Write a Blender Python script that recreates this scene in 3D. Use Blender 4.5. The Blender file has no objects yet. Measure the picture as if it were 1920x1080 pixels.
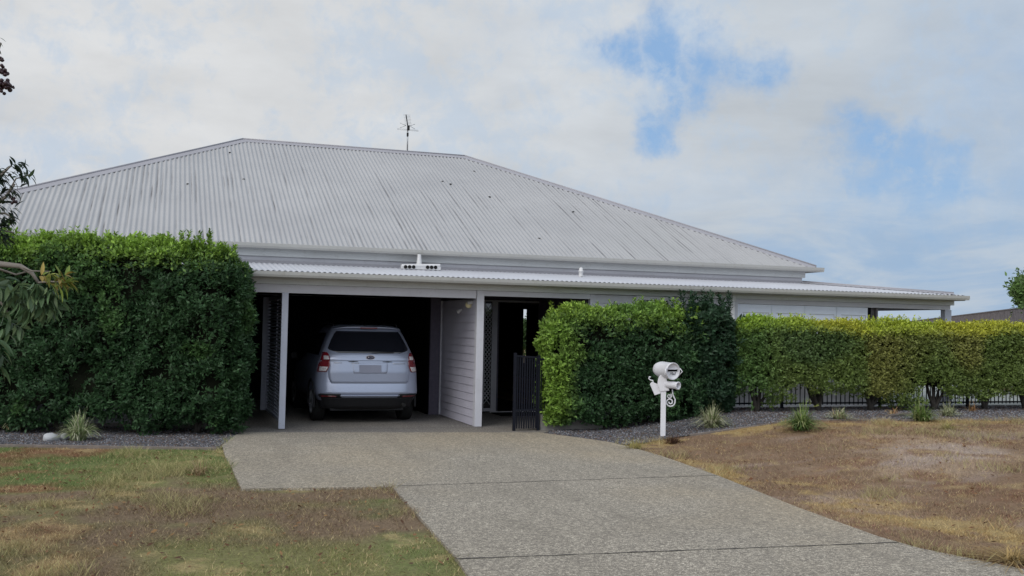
import bpy, bmesh, math, random
import numpy as np
from mathutils import Vector, Matrix

# ------------------------------------------------------------------ camera, sky, sun, exposure
SC = bpy.context.scene
COL = SC.collection
F, YAW, PIT, ROLL = 1900.69, math.radians(18.785), math.radians(2.233), math.radians(1.138)
CP = Vector((-5.574, -18.219, 1.867))
FW = Vector((math.sin(YAW)*math.cos(PIT), math.cos(YAW)*math.cos(PIT), math.sin(PIT)))
_rt = Vector((math.cos(YAW), -math.sin(YAW), 0)); _up = _rt.cross(FW)
RT = _rt*math.cos(ROLL) + _up*math.sin(ROLL)
UP = _up*math.cos(ROLL) - _rt*math.sin(ROLL)
cam = bpy.data.cameras.new("camera"); camo = bpy.data.objects.new("camera", cam); COL.objects.link(camo)
cam.sensor_width = 36; cam.lens = F*36/1920; cam.clip_end = 3000; cam.clip_start = 0.1
M = Matrix((RT, UP, -FW)).transposed().to_4x4(); M.translation = CP
camo.matrix_world = M
SC.camera = camo

def ray(px, py):
    return FW + RT*((px-960)/F) - UP*((py-540)/F)
def at(px, py, t):                      # world point seen at photo pixel (px,py), t metres deep
    return CP + ray(px, py)*t

SUN_EL, SUN_ROT = math.radians(40), math.radians(-128)
W = bpy.data.worlds.new("World"); SC.world = W; W.use_nodes = True
nt = W.node_tree; nt.nodes.clear()
def N(t, **k):
    n = nt.nodes.new(t)
    for a, v in k.items(): setattr(n, a, v)
    return n
def lk(a, b): nt.links.new(a, b)
def math_n(op, a, b=None, clamp=False):
    n = N("ShaderNodeMath", operation=op, use_clamp=clamp)
    for i, v in enumerate((a, b)):
        if v is None: continue
        if isinstance(v, (int, float)): n.inputs[i].default_value = v
        else: lk(v, n.inputs[i])
    return n.outputs[0]
def vmath(op, a, b=None):
    n = N("ShaderNodeVectorMath", operation=op)
    for i, v in enumerate((a, b)):
        if v is None: continue
        if isinstance(v, (tuple, list, Vector)): n.inputs[i].default_value = tuple(v)
        else: lk(v, n.inputs[i])
    return n
def mixc(f, a, b):
    n = N("ShaderNodeMix", data_type='RGBA')
    for i, v in ((0, f), (6, a), (7, b)):
        if isinstance(v, (int, float)): n.inputs[i].default_value = v
        elif isinstance(v, tuple): n.inputs[i].default_value = (*v, 1)
        else: lk(v, n.inputs[i])
    return n.outputs[2]
def sstep(v, lo, hi):
    n = N("ShaderNodeMapRange", interpolation_type='SMOOTHSTEP')
    lk(v, n.inputs[0]); n.inputs[1].default_value = lo; n.inputs[2].default_value = hi
    return n.outputs[0]
def noise(vec, scale, detail=5, rough=.55, dist=0):
    n = N("ShaderNodeTexNoise"); lk(vec, n.inputs['Vector'])
    n.inputs['Scale'].default_value = scale; n.inputs['Detail'].default_value = detail
    n.inputs['Roughness'].default_value = rough; n.inputs['Distortion'].default_value = dist
    return n
tc = N("ShaderNodeTexCoord"); d0 = tc.outputs['Generated']
sky = N("ShaderNodeTexSky", sky_type='NISHITA', sun_disc=False, sun_elevation=SUN_EL, sun_rotation=SUN_ROT)
sky.air_density = 1.0; sky.dust_density = 1.2; sky.ozone_density = 2.0
dn = vmath('NORMALIZE', d0).outputs[0]
sep = N("ShaderNodeSeparateXYZ"); lk(dn, sep.inputs[0])
zz = math_n('ADD', sep.outputs[2], .16)
cmb = N("ShaderNodeCombineXYZ")
lk(math_n('DIVIDE', sep.outputs[0], zz), cmb.inputs[0]); lk(math_n('DIVIDE', sep.outputs[1], zz), cmb.inputs[1])
cv = cmb.outputs[0]
n1 = noise(cv, 1.6, 8, .58, .3); n2 = noise(cv, .55, 4, .5); n3 = noise(dn, 11, 8, .62, .35)
# open blue patches between the clouds, placed by direction in the sky
warp = noise(dn, 9, 6, .6)
wv = vmath('SCALE', vmath('SUBTRACT', warp.outputs['Color'], (.5, .5, .5)).outputs[0]); wv.inputs['Scale'].default_value = .16
wd = vmath('ADD', dn, wv.outputs[0]).outputs[0]
gap = None
for px, py, r, wgt in ((1250, 105, .048, 1.0), (1150, 120, .036, .9), (1330, 110, .045, .9), (1400, 125, .036, .8), (1290, 165, .036, .9), (1250, 190, .03, .85), (1205, 245, .028, .8),
                       (1600, 285, .04, .9), (1680, 290, .04, .8), (1760, 335, .055, .9), (1700, 320, .045, .85), (1640, 345, .035, .8), (980, 90, .07, .25), (1590, 500, .13, .5), (1750, 560, .16, .6), (1900, 480, .12, .5),
                       (180, 155, .03, .22), (300, 205, .04, .2), (2300, 300, .3, .6), (-500, 500, .3, .5), (900, -900, .35, .6)):
    dd = ray(px, py).normalized()
    ds = vmath('DISTANCE', wd, dd).outputs['Value']
    g = math_n('MULTIPLY', math_n('SUBTRACT', 1.0, sstep(ds, 0.0, r*1.62)), wgt)
    gap = g if gap is None else math_n('MAXIMUM', gap, g)
n4 = noise(dn, 42, 6, .65, .4)
gapn = math_n('MULTIPLY', gap, math_n('ADD', .22, math_n('MULTIPLY', math_n('ADD', n3.outputs[0], math_n('MULTIPLY', n4.outputs[0], .45)), 1.25)))
gapf = sstep(gapn, .12, .95)
# how bright the cloud deck is: paler to the left, greyer and bluer to the right and low
side = vmath('DOT_PRODUCT', dn, tuple(_rt)).outputs['Value']
base = mixc(sstep(side, -.38, .5), (6.35, 6.45, 6.55), (4.95, 5.5, 6.1))
shade = math_n('ADD', .74, math_n('MULTIPLY', n1.outputs[0], .42))
shade = math_n('MULTIPLY', shade, math_n('ADD', .88, math_n('MULTIPLY', n2.outputs[0], .22)))
# unseen cloud deck behind and left of the camera, brightened to light the facade
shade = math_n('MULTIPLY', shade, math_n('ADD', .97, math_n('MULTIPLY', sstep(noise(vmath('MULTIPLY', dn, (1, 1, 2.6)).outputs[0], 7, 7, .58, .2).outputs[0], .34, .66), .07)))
rear_fill = math_n('ADD', 1.0, math_n('MULTIPLY', sstep(vmath('DOT_PRODUCT', dn, tuple(-FW*.8-_rt*.25+Vector((0, 0, .2)))).outputs['Value'], -.25, .8), 1.25))
shade = math_n('MULTIPLY', shade, rear_fill)
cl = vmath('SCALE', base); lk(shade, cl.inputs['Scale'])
thin = math_n('MULTIPLY', sstep(math_n('ADD', n3.outputs[0], math_n('MULTIPLY', math_n('SUBTRACT', n4.outputs[0], .5), .6)), .44, .68), .50)
skyb = vmath('MULTIPLY', sky.outputs[0], (1.0, 1.08, 1.15)).outputs[0]
cmix = mixc(thin, cl.outputs[0], (4.1, 5.2, 6.6))
blue = mixc(.78, skyb, (1.85, 3.6, 6.3))
wisp = math_n('SUBTRACT', 1.0, math_n('MULTIPLY', sstep(n4.outputs[0], .42, .72), .6))
final = mixc(math_n('MULTIPLY', math_n('MULTIPLY', gapf, wisp), .86), cmix, blue)
st_ = noise(vmath('MULTIPLY', dn, (4.0, 4.0, 17.0)).outputs[0], 1.5, 7, .62, .6)
lowc = mixc(sstep(st_.outputs[0], .40, .66), (2.75, 3.95, 5.6), (4.6, 5.15, 5.75))
low = mixc(math_n('MULTIPLY', sstep(sep.outputs[2], .20, .03), .9), final, lowc)
lowf = N("ShaderNodeMix", data_type='RGBA'); lowf.inputs[0].default_value = .75
right = sstep(side, -.15, .30)
lk(math_n('MULTIPLY', right, .85), lowf.inputs[0]); lk(final, lowf.inputs[6]); lk(low, lowf.inputs[7])
bg = N("ShaderNodeBackground"); bg.inputs[1].default_value = .1
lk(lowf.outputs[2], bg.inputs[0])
wo = N("ShaderNodeOutputWorld"); lk(bg.outputs[0], wo.inputs[0])

sl = bpy.data.lights.new("sun", 'SUN'); sl.energy = 1.1; sl.angle = math.radians(35); sl.color = (1, .96, .9)
so = bpy.data.objects.new("sun", sl); COL.objects.link(so)
sdir = Vector((math.sin(SUN_ROT)*math.cos(SUN_EL), math.cos(SUN_ROT)*math.cos(SUN_EL), math.sin(SUN_EL)))
so.rotation_euler = sdir.to_track_quat('Z', 'Y').to_euler()
vs = SC.view_settings; vs.view_transform = 'Standard'; vs.look = 'None'; vs.gamma = 1; vs.exposure = 0.18
vs.use_curve_mapping = False
SC.cycles.max_bounces = 6; SC.cycles.transparent_max_bounces = 6

# ------------------------------------------------------------------ materials
def newmat(name):
    m = bpy.data.materials.new(name); m.use_nodes = True
    return m, m.node_tree, m.node_tree.nodes['Principled BSDF']
class NT:
    def __init__(s, t): s.t = t
    def n(s, ty, **k):
        x = s.t.nodes.new(ty)
        for a, v in k.items(): setattr(x, a, v)
        return x
    def l(s, a, b): s.t.links.new(a, b)
    def noise(s, scale, detail=4, rough=.55, vec=None):
        x = s.n("ShaderNodeTexNoise"); x.inputs['Scale'].default_value = scale
        x.inputs['Detail'].default_value = detail; x.inputs['Roughness'].default_value = rough
        if vec is not None: s.l(vec, x.inputs['Vector'])
        return x
    def obj(s, scale=(1, 1, 1)):
        tc = s.n("ShaderNodeTexCoord"); mp = s.n("ShaderNodeMapping"); mp.inputs['Scale'].default_value = scale
        s.l(tc.outputs['Object'], mp.inputs[0]); return mp.outputs[0]
    def ramp(s, fac, stops, interp='LINEAR'):
        r = s.n("ShaderNodeValToRGB"); r.color_ramp.interpolation = interp
        e = r.color_ramp.elements
        while len(e) < len(stops): e.new(.5)
        for i, (p, c) in enumerate(stops): e[i].position = p; e[i].color = (*c, 1) if len(c) == 3 else c
        s.l(fac, r.inputs[0]); return r.outputs[0]
    def mix(s, f, a, b, bt='MIX'):
        x = s.n("ShaderNodeMix", data_type='RGBA', blend_type=bt)
        for i, v in ((0, f), (6, a), (7, b)):
            if isinstance(v, (int, float)): x.inputs[i].default_value = v
            elif isinstance(v, tuple): x.inputs[i].default_value = (*v, 1)
            else: s.l(v, x.inputs[i])
        return x.outputs[2]
    def bump(s, h, strength=.3, dist=.01):
        b = s.n("ShaderNodeBump"); b.inputs['Strength'].default_value = strength; b.inputs['Distance'].default_value = dist
        s.l(h, b.inputs['Height']); return b.outputs[0]

def paint(name, c, rough=.5, var=.10, scale=3, dirt=(.20, .19, .17), dirt_amt=.25, bump=.0, spec=.4):
    m, t, p = newmat(name); q = NT(t); v = q.obj()
    n1 = q.noise(scale, 6, .6, v); n2 = q.noise(scale*9, 5, .7, v)
    lo = tuple(x*(1-var) for x in c); hi = tuple(min(1, x*(1+var)) for x in c)
    a = q.ramp(n1.outputs[0], [(.3, lo), (.7, hi)])
    dm = q.ramp(n2.outputs[0], [(.55, (0, 0, 0)), (.8, (dirt_amt,)*3)])
    b = q.mix(dm, a, dirt); q.l(b, p.inputs['Base Color'])
    r = q.n("ShaderNodeMapRange"); q.l(n2.outputs[0], r.inputs[0]); r.inputs[3].default_value = rough-.08; r.inputs[4].default_value = min(1, rough+.12)
    q.l(r.outputs[0], p.inputs['Roughness']); p.inputs['Specular IOR Level'].default_value = spec
    if bump: q.l(q.bump(n2.outputs[0], bump, .004), p.inputs['Normal'])
    return m
def plain(name, c, rough=.5, metal=0, spec=.5, coat=0):
    m, t, p = newmat(name); q = NT(t)
    n = q.noise(14, 4, .6, q.obj()); a = q.ramp(n.outputs[0], [(.3, tuple(x*.88 for x in c)), (.7, tuple(min(1, x*1.1) for x in c))])
    q.l(a, p.inputs['Base Color']); p.inputs['Roughness'].default_value = rough
    p.inputs['Metallic'].default_value = metal; p.inputs['Specular IOR Level'].default_value = spec
    p.inputs['Coat Weight'].default_value = coat
    return m

MT = {}
MT['wall'] = paint('grey_wall_paint', (.50, .50, .54), .6, .07, 1.2)
MT['wall_side'] = paint('grey_weatherboard_paint', (.47, .46, .54), .6, .08, 1.5)
MT['trim'] = paint('pale_trim_paint', (.50, .50, .55), .5, .06, 2)
MT['fascia'] = paint('fascia_paint', (.56, .58, .59), .55, .06, 1.2, dirt_amt=.3)
MT['post'] = paint('post_paint', (.40, .42, .50), .45, .05, 3)
MT['gutter'] = paint('gutter_paint', (.37, .37, .36), .42, .06, 1, dirt=(.22, .18, .13), dirt_amt=.5)
MT['shutter'] = paint('shutter_white_paint', (.66, .70, .80), .45, .04, 2, dirt_amt=.1)
MT['soffit'] = paint('soffit_paint', (.42, .42, .42), .7, .05)
MT['dark_in'] = plain('dark_interior', (.008, .008, .011), .9, 0, .1)  # near-black albedo puts the deep interior shade into the walls
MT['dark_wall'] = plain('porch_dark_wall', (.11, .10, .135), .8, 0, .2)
MT['return'] = paint('shaded_brown_return', (.13, .12, .13), .7)  # brownish grey, with the shade it stands in darkened into the colour
MT['black_metal'] = plain('black_powder_coat', (.005, .006, .012), .6, 0, .2)
MT['rubber'] = plain('rubber', (.012, .012, .012), .8, 0, .2)
MT['plastic'] = plain('black_plastic', (.012, .012, .014), .6, 0, .3)
MT['white'] = paint('white_enamel', (.60, .60, .64), .4, .04, 8, dirt=(.4, .36, .3), dirt_amt=.25)
MT['chrome'] = plain('chrome', (.7, .7, .72), .15, 1)
MT['metal'] = plain('galvanised_metal', (.35, .36, .38), .4, .8)
MT['pvc'] = paint('white_pvc', (.55, .55, .56), .45)
MT['glass'] = plain('dark_glass', (.010, .011, .016), .04, 0, 1.0)
MT['mat'] = plain('door_mat_fibre', (.006, .006, .007), .95, 0, .1)
MT['lampglass'] = plain('lamp_glass', (.75, .68, .42), .35)

def carpaint():
    m, t, p = newmat('silver_car_paint'); q = NT(t)
    n = q.noise(600, 2, .5, q.obj()); c = q.ramp(n.outputs[0], [(.35, (.25, .28, .38)), (.65, (.35, .39, .50))])
    q.l(c, p.inputs['Base Color']); p.inputs['Metallic'].default_value = .45; p.inputs['Roughness'].default_value = .33
    p.inputs['Coat Weight'].default_value = .7; p.inputs['Coat Roughness'].default_value = .06
    return m
MT['car'] = carpaint()
def lens(name, c):
    m, t, p = newmat(name); q = NT(t); v = q.n("ShaderNodeTexVoronoi"); v.inputs['Scale'].default_value = 60
    q.l(q.obj(), v.inputs['Vector']); a = q.ramp(v.outputs['Distance'], [(0, tuple(min(1, x*1.25) for x in c)), (.6, tuple(x*.6 for x in c))])
    q.l(a, p.inputs['Base Color']); p.inputs['Roughness'].default_value = .12; p.inputs['Coat Weight'].default_value = .6
    return m
MT['red'] = lens('red_lens', (.20, .012, .02)); MT['clear'] = lens('clear_lens', (.62, .58, .60)); MT['darkred'] = lens('dark_red_reflector', (.16, .01, .015))

def roofmat(name, c1, c2, streak=.75):
    m, t, p = newmat(name); q = NT(t)
    v = q.obj()
    big = q.noise(.5, 5, .6, v); fine = q.noise(35, 4, .7, v)
    col = q.ramp(big.outputs[0], [(.3, c1), (.7, c2)])
    col = q.mix(q.ramp(fine.outputs[0], [(.56, (0, 0, 0)), (.75, (.28, .28, .28))]), col, (.22, .20, .20))
    # run-off dirt lying in some of the valleys: long thin streaks down the slope
    st = q.noise(1, 3, .6, q.obj((10.3, .32, .32))); st2 = q.noise(1, 4, .6, q.obj((1.1, .5, .5)))
    at_ = q.n("ShaderNodeAttribute", attribute_name='valley')
    a = q.n("ShaderNodeMath", operation='MULTIPLY'); q.l(q.ramp(st.outputs[0], [(.53, (.0,)*3), (.64, (1, 1, 1))]), a.inputs[0]); q.l(at_.outputs['Fac'], a.inputs[1])
    b = q.n("ShaderNodeMath", operation='MULTIPLY'); q.l(a.outputs[0], b.inputs[0]); q.l(q.ramp(st2.outputs[0], [(.38, (.15,)*3), (.58, (1,)*3)]), b.inputs[1])
    c = q.n("ShaderNodeMath", operation='MULTIPLY'); q.l(b.outputs[0], c.inputs[0]); c.inputs[1].default_value = streak
    sx = q.n("ShaderNodeSeparateXYZ"); q.l(v, sx.inputs[0]); mr = q.n("ShaderNodeMapRange"); q.l(sx.outputs[2], mr.inputs[0])
    mr.inputs[1].default_value = 6.3; mr.inputs[2].default_value = 4.4; mr.inputs[3].default_value = .22; mr.inputs[4].default_value = 1
    dd_ = q.n("ShaderNodeMath", operation='MULTIPLY'); q.l(c.outputs[0], dd_.inputs[0]); q.l(mr.outputs[0], dd_.inputs[1])
    col = q.mix(dd_.outputs[0], col, (.05, .045, .05))
    q.l(col, p.inputs['Base Color']); p.inputs['Roughness'].default_value = .48; p.inputs['Specular IOR Level'].default_value = .35
    return m
MT['roof'] = roofmat('corrugated_roof_steel', (.305, .306, .318), (.362, .362, .372), 1.0)
MT['roof2'] = roofmat('verandah_roof_steel', (.42, .43, .475), (.50, .51, .555), .25)
MT['cap'] = paint('ridge_cap_paint', (.30, .295, .325), .5, .06, 1)

def aggregate(name, light, dark, tint, scale=95):
    m, t, p = newmat(name); q = NT(t); v = q.obj()
    vo = q.n("ShaderNodeTexVoronoi"); vo.inputs['Scale'].default_value = scale; q.l(v, vo.inputs['Vector'])
    wn = q.n("ShaderNodeSeparateColor"); q.l(vo.outputs['Color'], wn.inputs[0])
    stone = q.ramp(wn.outputs[0], [(0, dark), (.35, tint), (.75, light), (1, tuple(min(1, x*1.9) for x in light))])
    big = q.noise(.8, 5, .6, v); mid = q.noise(6, 4, .6, v); cl = q.noise(28, 3, .7, v)
    col = q.mix(q.ramp(vo.outputs['Distance'], [(.35, (0, 0, 0)), (.75, (.65,)*3)]), stone, dark)
    col = q.mix(q.ramp(big.outputs[0], [(.3, (.45,)*3), (.7, (0, 0, 0))]), col, tuple(x*.72 for x in tint))
    gp = q.n("ShaderNodeTexNoise"); q.l(v, gp.inputs['Vector']); gp.inputs['Scale'].default_value = .22; gp.inputs['Detail'].default_value = 3
    col = q.mix(q.ramp(mid.outputs[0], [(.5, (0,)*3), (.75, (.3,)*3)]), col, tuple(x*1.15 for x in tint))
    col = q.mix(q.ramp(gp.outputs[0], [(.42, (.0,)*3), (.62, (.42,)*3)]), col, (tint[0]*1.32, tint[1]*1.16, tint[2]*.90))
    ty = q.noise(1, 4, .6, q.obj((2.2, .35, 1))); col = q.mix(q.ramp(ty.outputs[0], [(.50, (0,)*3), (.72, (.42,)*3)]), col, tuple(x*.60 for x in tint))
    sp = q.noise(55, 2, .8, v); col = q.mix(q.ramp(sp.outputs[0], [(.60, (0,)*3), (.68, (.55,)*3)]), col, tuple(min(1, x*1.7) for x in light))
    sp2 = q.noise(42, 3, .8, v); col = q.mix(q.ramp(sp2.outputs[0], [(.60, (0,)*3), (.70, (.6,)*3)]), col, tuple(x*.6 for x in dark))
    col = q.mix(q.ramp(cl.outputs[0], [(.42, (.55,)*3), (.6, (0,)*3)]), col, tuple(x*.55 for x in dark))
    q.l(col, p.inputs['Base Color']); p.inputs['Roughness'].default_value = .85; p.inputs['Specular IOR Level'].default_value = .25
    q.l(q.bump(vo.outputs['Distance'], .5, .006), p.inputs['Normal'])
    return m
MT['drive'] = aggregate('exposed_aggregate', (.51, .465, .385), (.16, .14, .125), (.335, .30, .245), 120)
MT['slab'] = aggregate('dark_aggregate_slab', (.34, .32, .30), (.10, .095, .095), (.22, .205, .195))
MT['gravel'] = aggregate('blue_grey_gravel', (.22, .22, .245), (.05, .05, .057), (.12, .12, .137), 55)
MT['joint'] = plain('joint_tar', (.025, .023, .022), .9)
MT['paving'] = paint('pale_paving', (.80, .80, .84), .7, .05, 2)
MT['sidepave'] = paint('mossy_paving', (.26, .28, .27), .8, .15, 1.5, dirt=(.14, .17, .12), dirt_amt=.6)
MT['timber'] = paint('weathered_timber', (.16, .135, .12), .85, .25, 6, dirt=(.07, .055, .045), dirt_amt=.6, bump=.5)
MT['fencewood'] = paint('old_fence_timber', (.15, .135, .145), .85, .3, 5, dirt=(.05, .045, .05), dirt_amt=.7, bump=.5)
MT['concrete'] = paint('stained_concrete', (.20, .19, .18), .85, .15, 5, dirt=(.08, .08, .07), dirt_amt=.5, bump=.4)
MT['stone'] = paint('pale_stone', (.34, .35, .37), .8, .12, 6, bump=.4)
MT['bark'] = paint('bark', (.13, .11, .09), .9, .25, 14, dirt=(.04, .035, .03), dirt_amt=.6, bump=.6)
MT['hedgebark'] = plain('dark_hedge_bark', (.035, .03, .026), .9)
MT['palebark'] = paint('pale_bark', (.19, .17, .15), .85, .2, 14, bump=.5)
MT['core_shade'] = plain('shaded_twig_core', (.012, .014, .009), 1, 0, .05)  # near-black colour stands in for shade deep in the foliage
MT['berry'] = plain('berry', (.030, .010, .016), .4)

def attrmat(name, rough=.5, spec=.4, trans=.25, bumpy=False):
    m, t, p = newmat(name); q = NT(t)
    a = q.n("ShaderNodeAttribute", attribute_name='col')
    q.l(a.outputs['Color'], p.inputs['Base Color']); p.inputs['Roughness'].default_value = rough; p.inputs['Specular IOR Level'].default_value = spec
    if trans:
        tr = q.n("ShaderNodeBsdfTranslucent"); q.l(a.outputs['Color'], tr.inputs[0])
        mx = q.n("ShaderNodeMixShader"); mx.inputs[0].default_value = trans
        q.l(p.outputs[0], mx.inputs[1]); q.l(tr.outputs[0], mx.inputs[2]); q.l(mx.outputs[0], t.nodes['Material Output'].inputs[0])
    if bumpy:
        v = q.obj(); n = q.noise(40, 6, .7, v); n2 = q.noise(9, 6, .65, v)
        c = q.mix(q.ramp(n.outputs[0], [(.3, (.75,)*3), (.6, (0,)*3)]), a.outputs['Color'], (.07, .052, .035), 'MIX')
        c = q.mix(q.ramp(n2.outputs[0], [(.5, (0,)*3), (.8, (.4,)*3)]), c, (.32, .25, .16))
        q.l(c, p.inputs['Base Color']); q.l(q.bump(n.outputs[0], .8, .03), p.inputs['Normal'])
    return m
MT['leaf'] = attrmat('leaf', .48, .32, .32); MT['blade'] = attrmat('grass_blade', .6, .2, .25)
MT['lawn'] = attrmat('lawn_soil', .95, .1, 0, True)

# ------------------------------------------------------------------ mesh helpers
def tag(o, label=None, cat=None, group=None, kind=None):
    if label: o['label'] = label
    if cat: o['category'] = cat
    if group: o['group'] = group
    if kind: o['kind'] = kind
    return o
def empty(name, loc, label, cat, group=None):
    o = bpy.data.objects.new(name, None); COL.objects.link(o); o.location = loc; o.empty_display_size = .2
    return tag(o, label, cat, group)
def link(name, me, mat, parent=None):
    if mat is not None: me.materials.append(MT[mat] if isinstance(mat, str) else mat)
    o = bpy.data.objects.new(name, me); COL.objects.link(o)
    if parent is not None:
        o.parent = parent
        # geometry is written in world coordinates: keep it there
        p = parent; off = Vector((0, 0, 0))
        mw = Matrix.Identity(4)
        chain = []
        while p is not None: chain.append(p); p = p.parent
        for c in reversed(chain): mw = mw @ c.matrix_parent_inverse @ Matrix.LocRotScale(c.location, c.rotation_euler, c.scale)
        o.matrix_parent_inverse = mw.inverted()
    return o

class MB:
    def __init__(s): s.v = []; s.f = []; s.sm = []
    def add(s, vs, fs, smooth=False):
        b = len(s.v); s.v += [tuple(x) for x in vs]; s.f += [tuple(i+b for i in f) for f in fs]; s.sm += [smooth]*len(fs)
        return s
    def box(s, x0, x1, y0, y1, z0, z1):
        return s.add([(x0,y0,z0),(x1,y0,z0),(x1,y1,z0),(x0,y1,z0),(x0,y0,z1),(x1,y0,z1),(x1,y1,z1),(x0,y1,z1)],
                     [(0,3,2,1),(4,5,6,7),(0,1,5,4),(1,2,6,5),(2,3,7,6),(3,0,4,7)])
    def obox(s, c, ax, ay, az, hx, hy, hz):
        c = Vector(c); P = []
        for k in (-1, 1):
            for i, j in ((-1,-1),(1,-1),(1,1),(-1,1)): P.append(c+ax*i*hx+ay*j*hy+az*k*hz)
        return s.add(P, [(0,3,2,1),(4,5,6,7),(0,1,5,4),(1,2,6,5),(2,3,7,6),(3,0,4,7)])
    def beam(s, a, b, w, h, up=Vector((0,0,1))):
        a = Vector(a); b = Vector(b); d = (b-a); L = d.length; d.normalize(); x = d.cross(up).normalized(); u = x.cross(d)
        return s.obox((a+b)/2, d, x, u, L/2, w/2, h/2)
    def tube(s, pts, rad, n=8, cap=True):
        pts = [Vector(p) for p in pts]
        if isinstance(rad, (int, float)): rad = [rad]*len(pts)
        V = []; Fc = []; prev = None
        for i, p in enumerate(pts):
            d = (pts[min(i+1, len(pts)-1)]-pts[max(i-1, 0)]).normalized()
            if prev is None: x = d.orthogonal().normalized()
            else: x = (prev - d*prev.dot(d)).normalized()
            prev = x; y = d.cross(x)
            for k in range(n):
                a = 2*math.pi*k/n; V.append(p+(x*math.cos(a)+y*math.sin(a))*rad[i])
        for i in range(len(pts)-1):
            for k in range(n): Fc.append((i*n+k, i*n+(k+1)%n, (i+1)*n+(k+1)%n, (i+1)*n+k))
        s.add(V, Fc, True)
        if cap:
            b = len(s.v)-len(V)
            s.f.append(tuple(b+k for k in reversed(range(n)))); s.sm.append(False)
            s.f.append(tuple(b+(len(pts)-1)*n+k for k in range(n))); s.sm.append(False)
        return s
    def lathe(s, c, ax, prof, n=32):          # prof: (distance along axis, radius)
        c = Vector(c); ax = Vector(ax).normalized(); x = ax.orthogonal().normalized(); y = ax.cross(x)
        V = []; Fc = []
        for d, r in prof:
            for k in range(n):
                a = 2*math.pi*k/n; V.append(c+ax*d+(x*math.cos(a)+y*math.sin(a))*r)
        for i in range(len(prof)-1):
            for k in range(n): Fc.append((i*n+k, i*n+(k+1)%n, (i+1)*n+(k+1)%n, (i+1)*n+k))
        return s.add(V, Fc, True)
    def prism(s, pts, d):                     # extrude polygon (3d points) by vector d
        pts = [Vector(p) for p in pts]; d = Vector(d); n = len(pts)
        return s.add(pts+[p+d for p in pts], [tuple(reversed(range(n))), tuple(range(n, 2*n))]+[(i, (i+1)%n, n+(i+1)%n, n+i) for i in range(n)])
    def build(s, name, mat, parent=None, bevel=0):
        me = bpy.data.meshes.new(name); me.from_pydata(s.v, [], s.f); me.update()
        me.polygons.foreach_set('use_smooth', s.sm)
        o = link(name, me, mat, parent)
        if bevel:
            b = o.modifiers.new('bevel', 'BEVEL'); b.width = bevel; b.segments = 2; b.limit_method = 'ANGLE'; b.angle_limit = math.radians(40)
        return o

def fastmesh(name, V, Fc, mat, parent=None, col=None, nper=3, extra=None, smooth=False):
    me = bpy.data.meshes.new(name); nv = len(V); nf = len(Fc)
    me.vertices.add(nv); me.vertices.foreach_set('co', np.ascontiguousarray(V, np.float32).ravel())
    me.loops.add(nf*nper); me.loops.foreach_set('vertex_index', np.ascontiguousarray(Fc, np.int32).ravel())
    me.polygons.add(nf); me.polygons.foreach_set('loop_start', np.arange(0, nf*nper, nper, dtype=np.int32))
    me.polygons.foreach_set('loop_total', np.full(nf, nper, np.int32))
    if smooth: me.polygons.foreach_set('use_smooth', np.ones(nf, bool))
    me.update(calc_edges=True); me.validate()
    if col is not None:
        a = me.attributes.new('col', 'FLOAT_COLOR', 'POINT')
        c = np.ones((nv, 4), np.float32); c[:, :3] = np.clip(col, 0, 1); a.data.foreach_set('color', c.ravel())
    if extra is not None:
        a = me.attributes.new(extra[0], 'FLOAT', 'POINT'); a.data.foreach_set('value', extra[1].astype(np.float32))
    return link(name, me, mat, parent)

# smooth value noise on numpy arrays
def vnoise(P, seed=0):
    P = np.asarray(P, float); i = np.floor(P).astype(np.int64); f = P-i; f = f*f*(3-2*f)
    def h(ix, iy, iz):
        x = (ix*374761393+iy*668265263+iz*2147483647+seed*974634777) & 0xffffffff
        x = ((x ^ (x >> 13))*1274126177) & 0xffffffff
        return ((x ^ (x >> 16)) & 0xffff)/65535.0
    r = 0
    for a in (0, 1):
        wx = f[..., 0] if a else 1-f[..., 0]
        for b in (0, 1):
            wy = f[..., 1] if b else 1-f[..., 1]
            for c in (0, 1):
                wz = f[..., 2] if c else 1-f[..., 2]
                r = r+wx*wy*wz*h(i[..., 0]+a, i[..., 1]+b, i[..., 2]+c)
    return r
def fbm(P, seed=0, o=4):
    s = 0; a = .5; t = 0
    for k in range(o): s = s+a*vnoise(np.asarray(P)*(2**k)+17.3*k, seed+k); t += a; a *= .5
    return s/t
def sst(x, a, b):
    t = np.clip((x-a)/(b-a), 0, 1); return t*t*(3-2*t)
def P3(x, y, s=1.0, z=0): return np.stack([np.asarray(x)*s, np.asarray(y)*s, np.full(np.shape(x), float(z))], -1)

# ------------------------------------------------------------------ ground
def zt(x, y):
    x = np.asarray(x, float); y = np.asarray(y, float)
    z = .33*sst(x, 1.7, 5.4)*sst(y, -14, -3)
    z = z+.02*(fbm(P3(x, y, .9), 5)-.5)*sst(np.abs(x+1.7), 3.0, 3.9)*(1-sst(y, -.8, .2))
    return z

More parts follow.
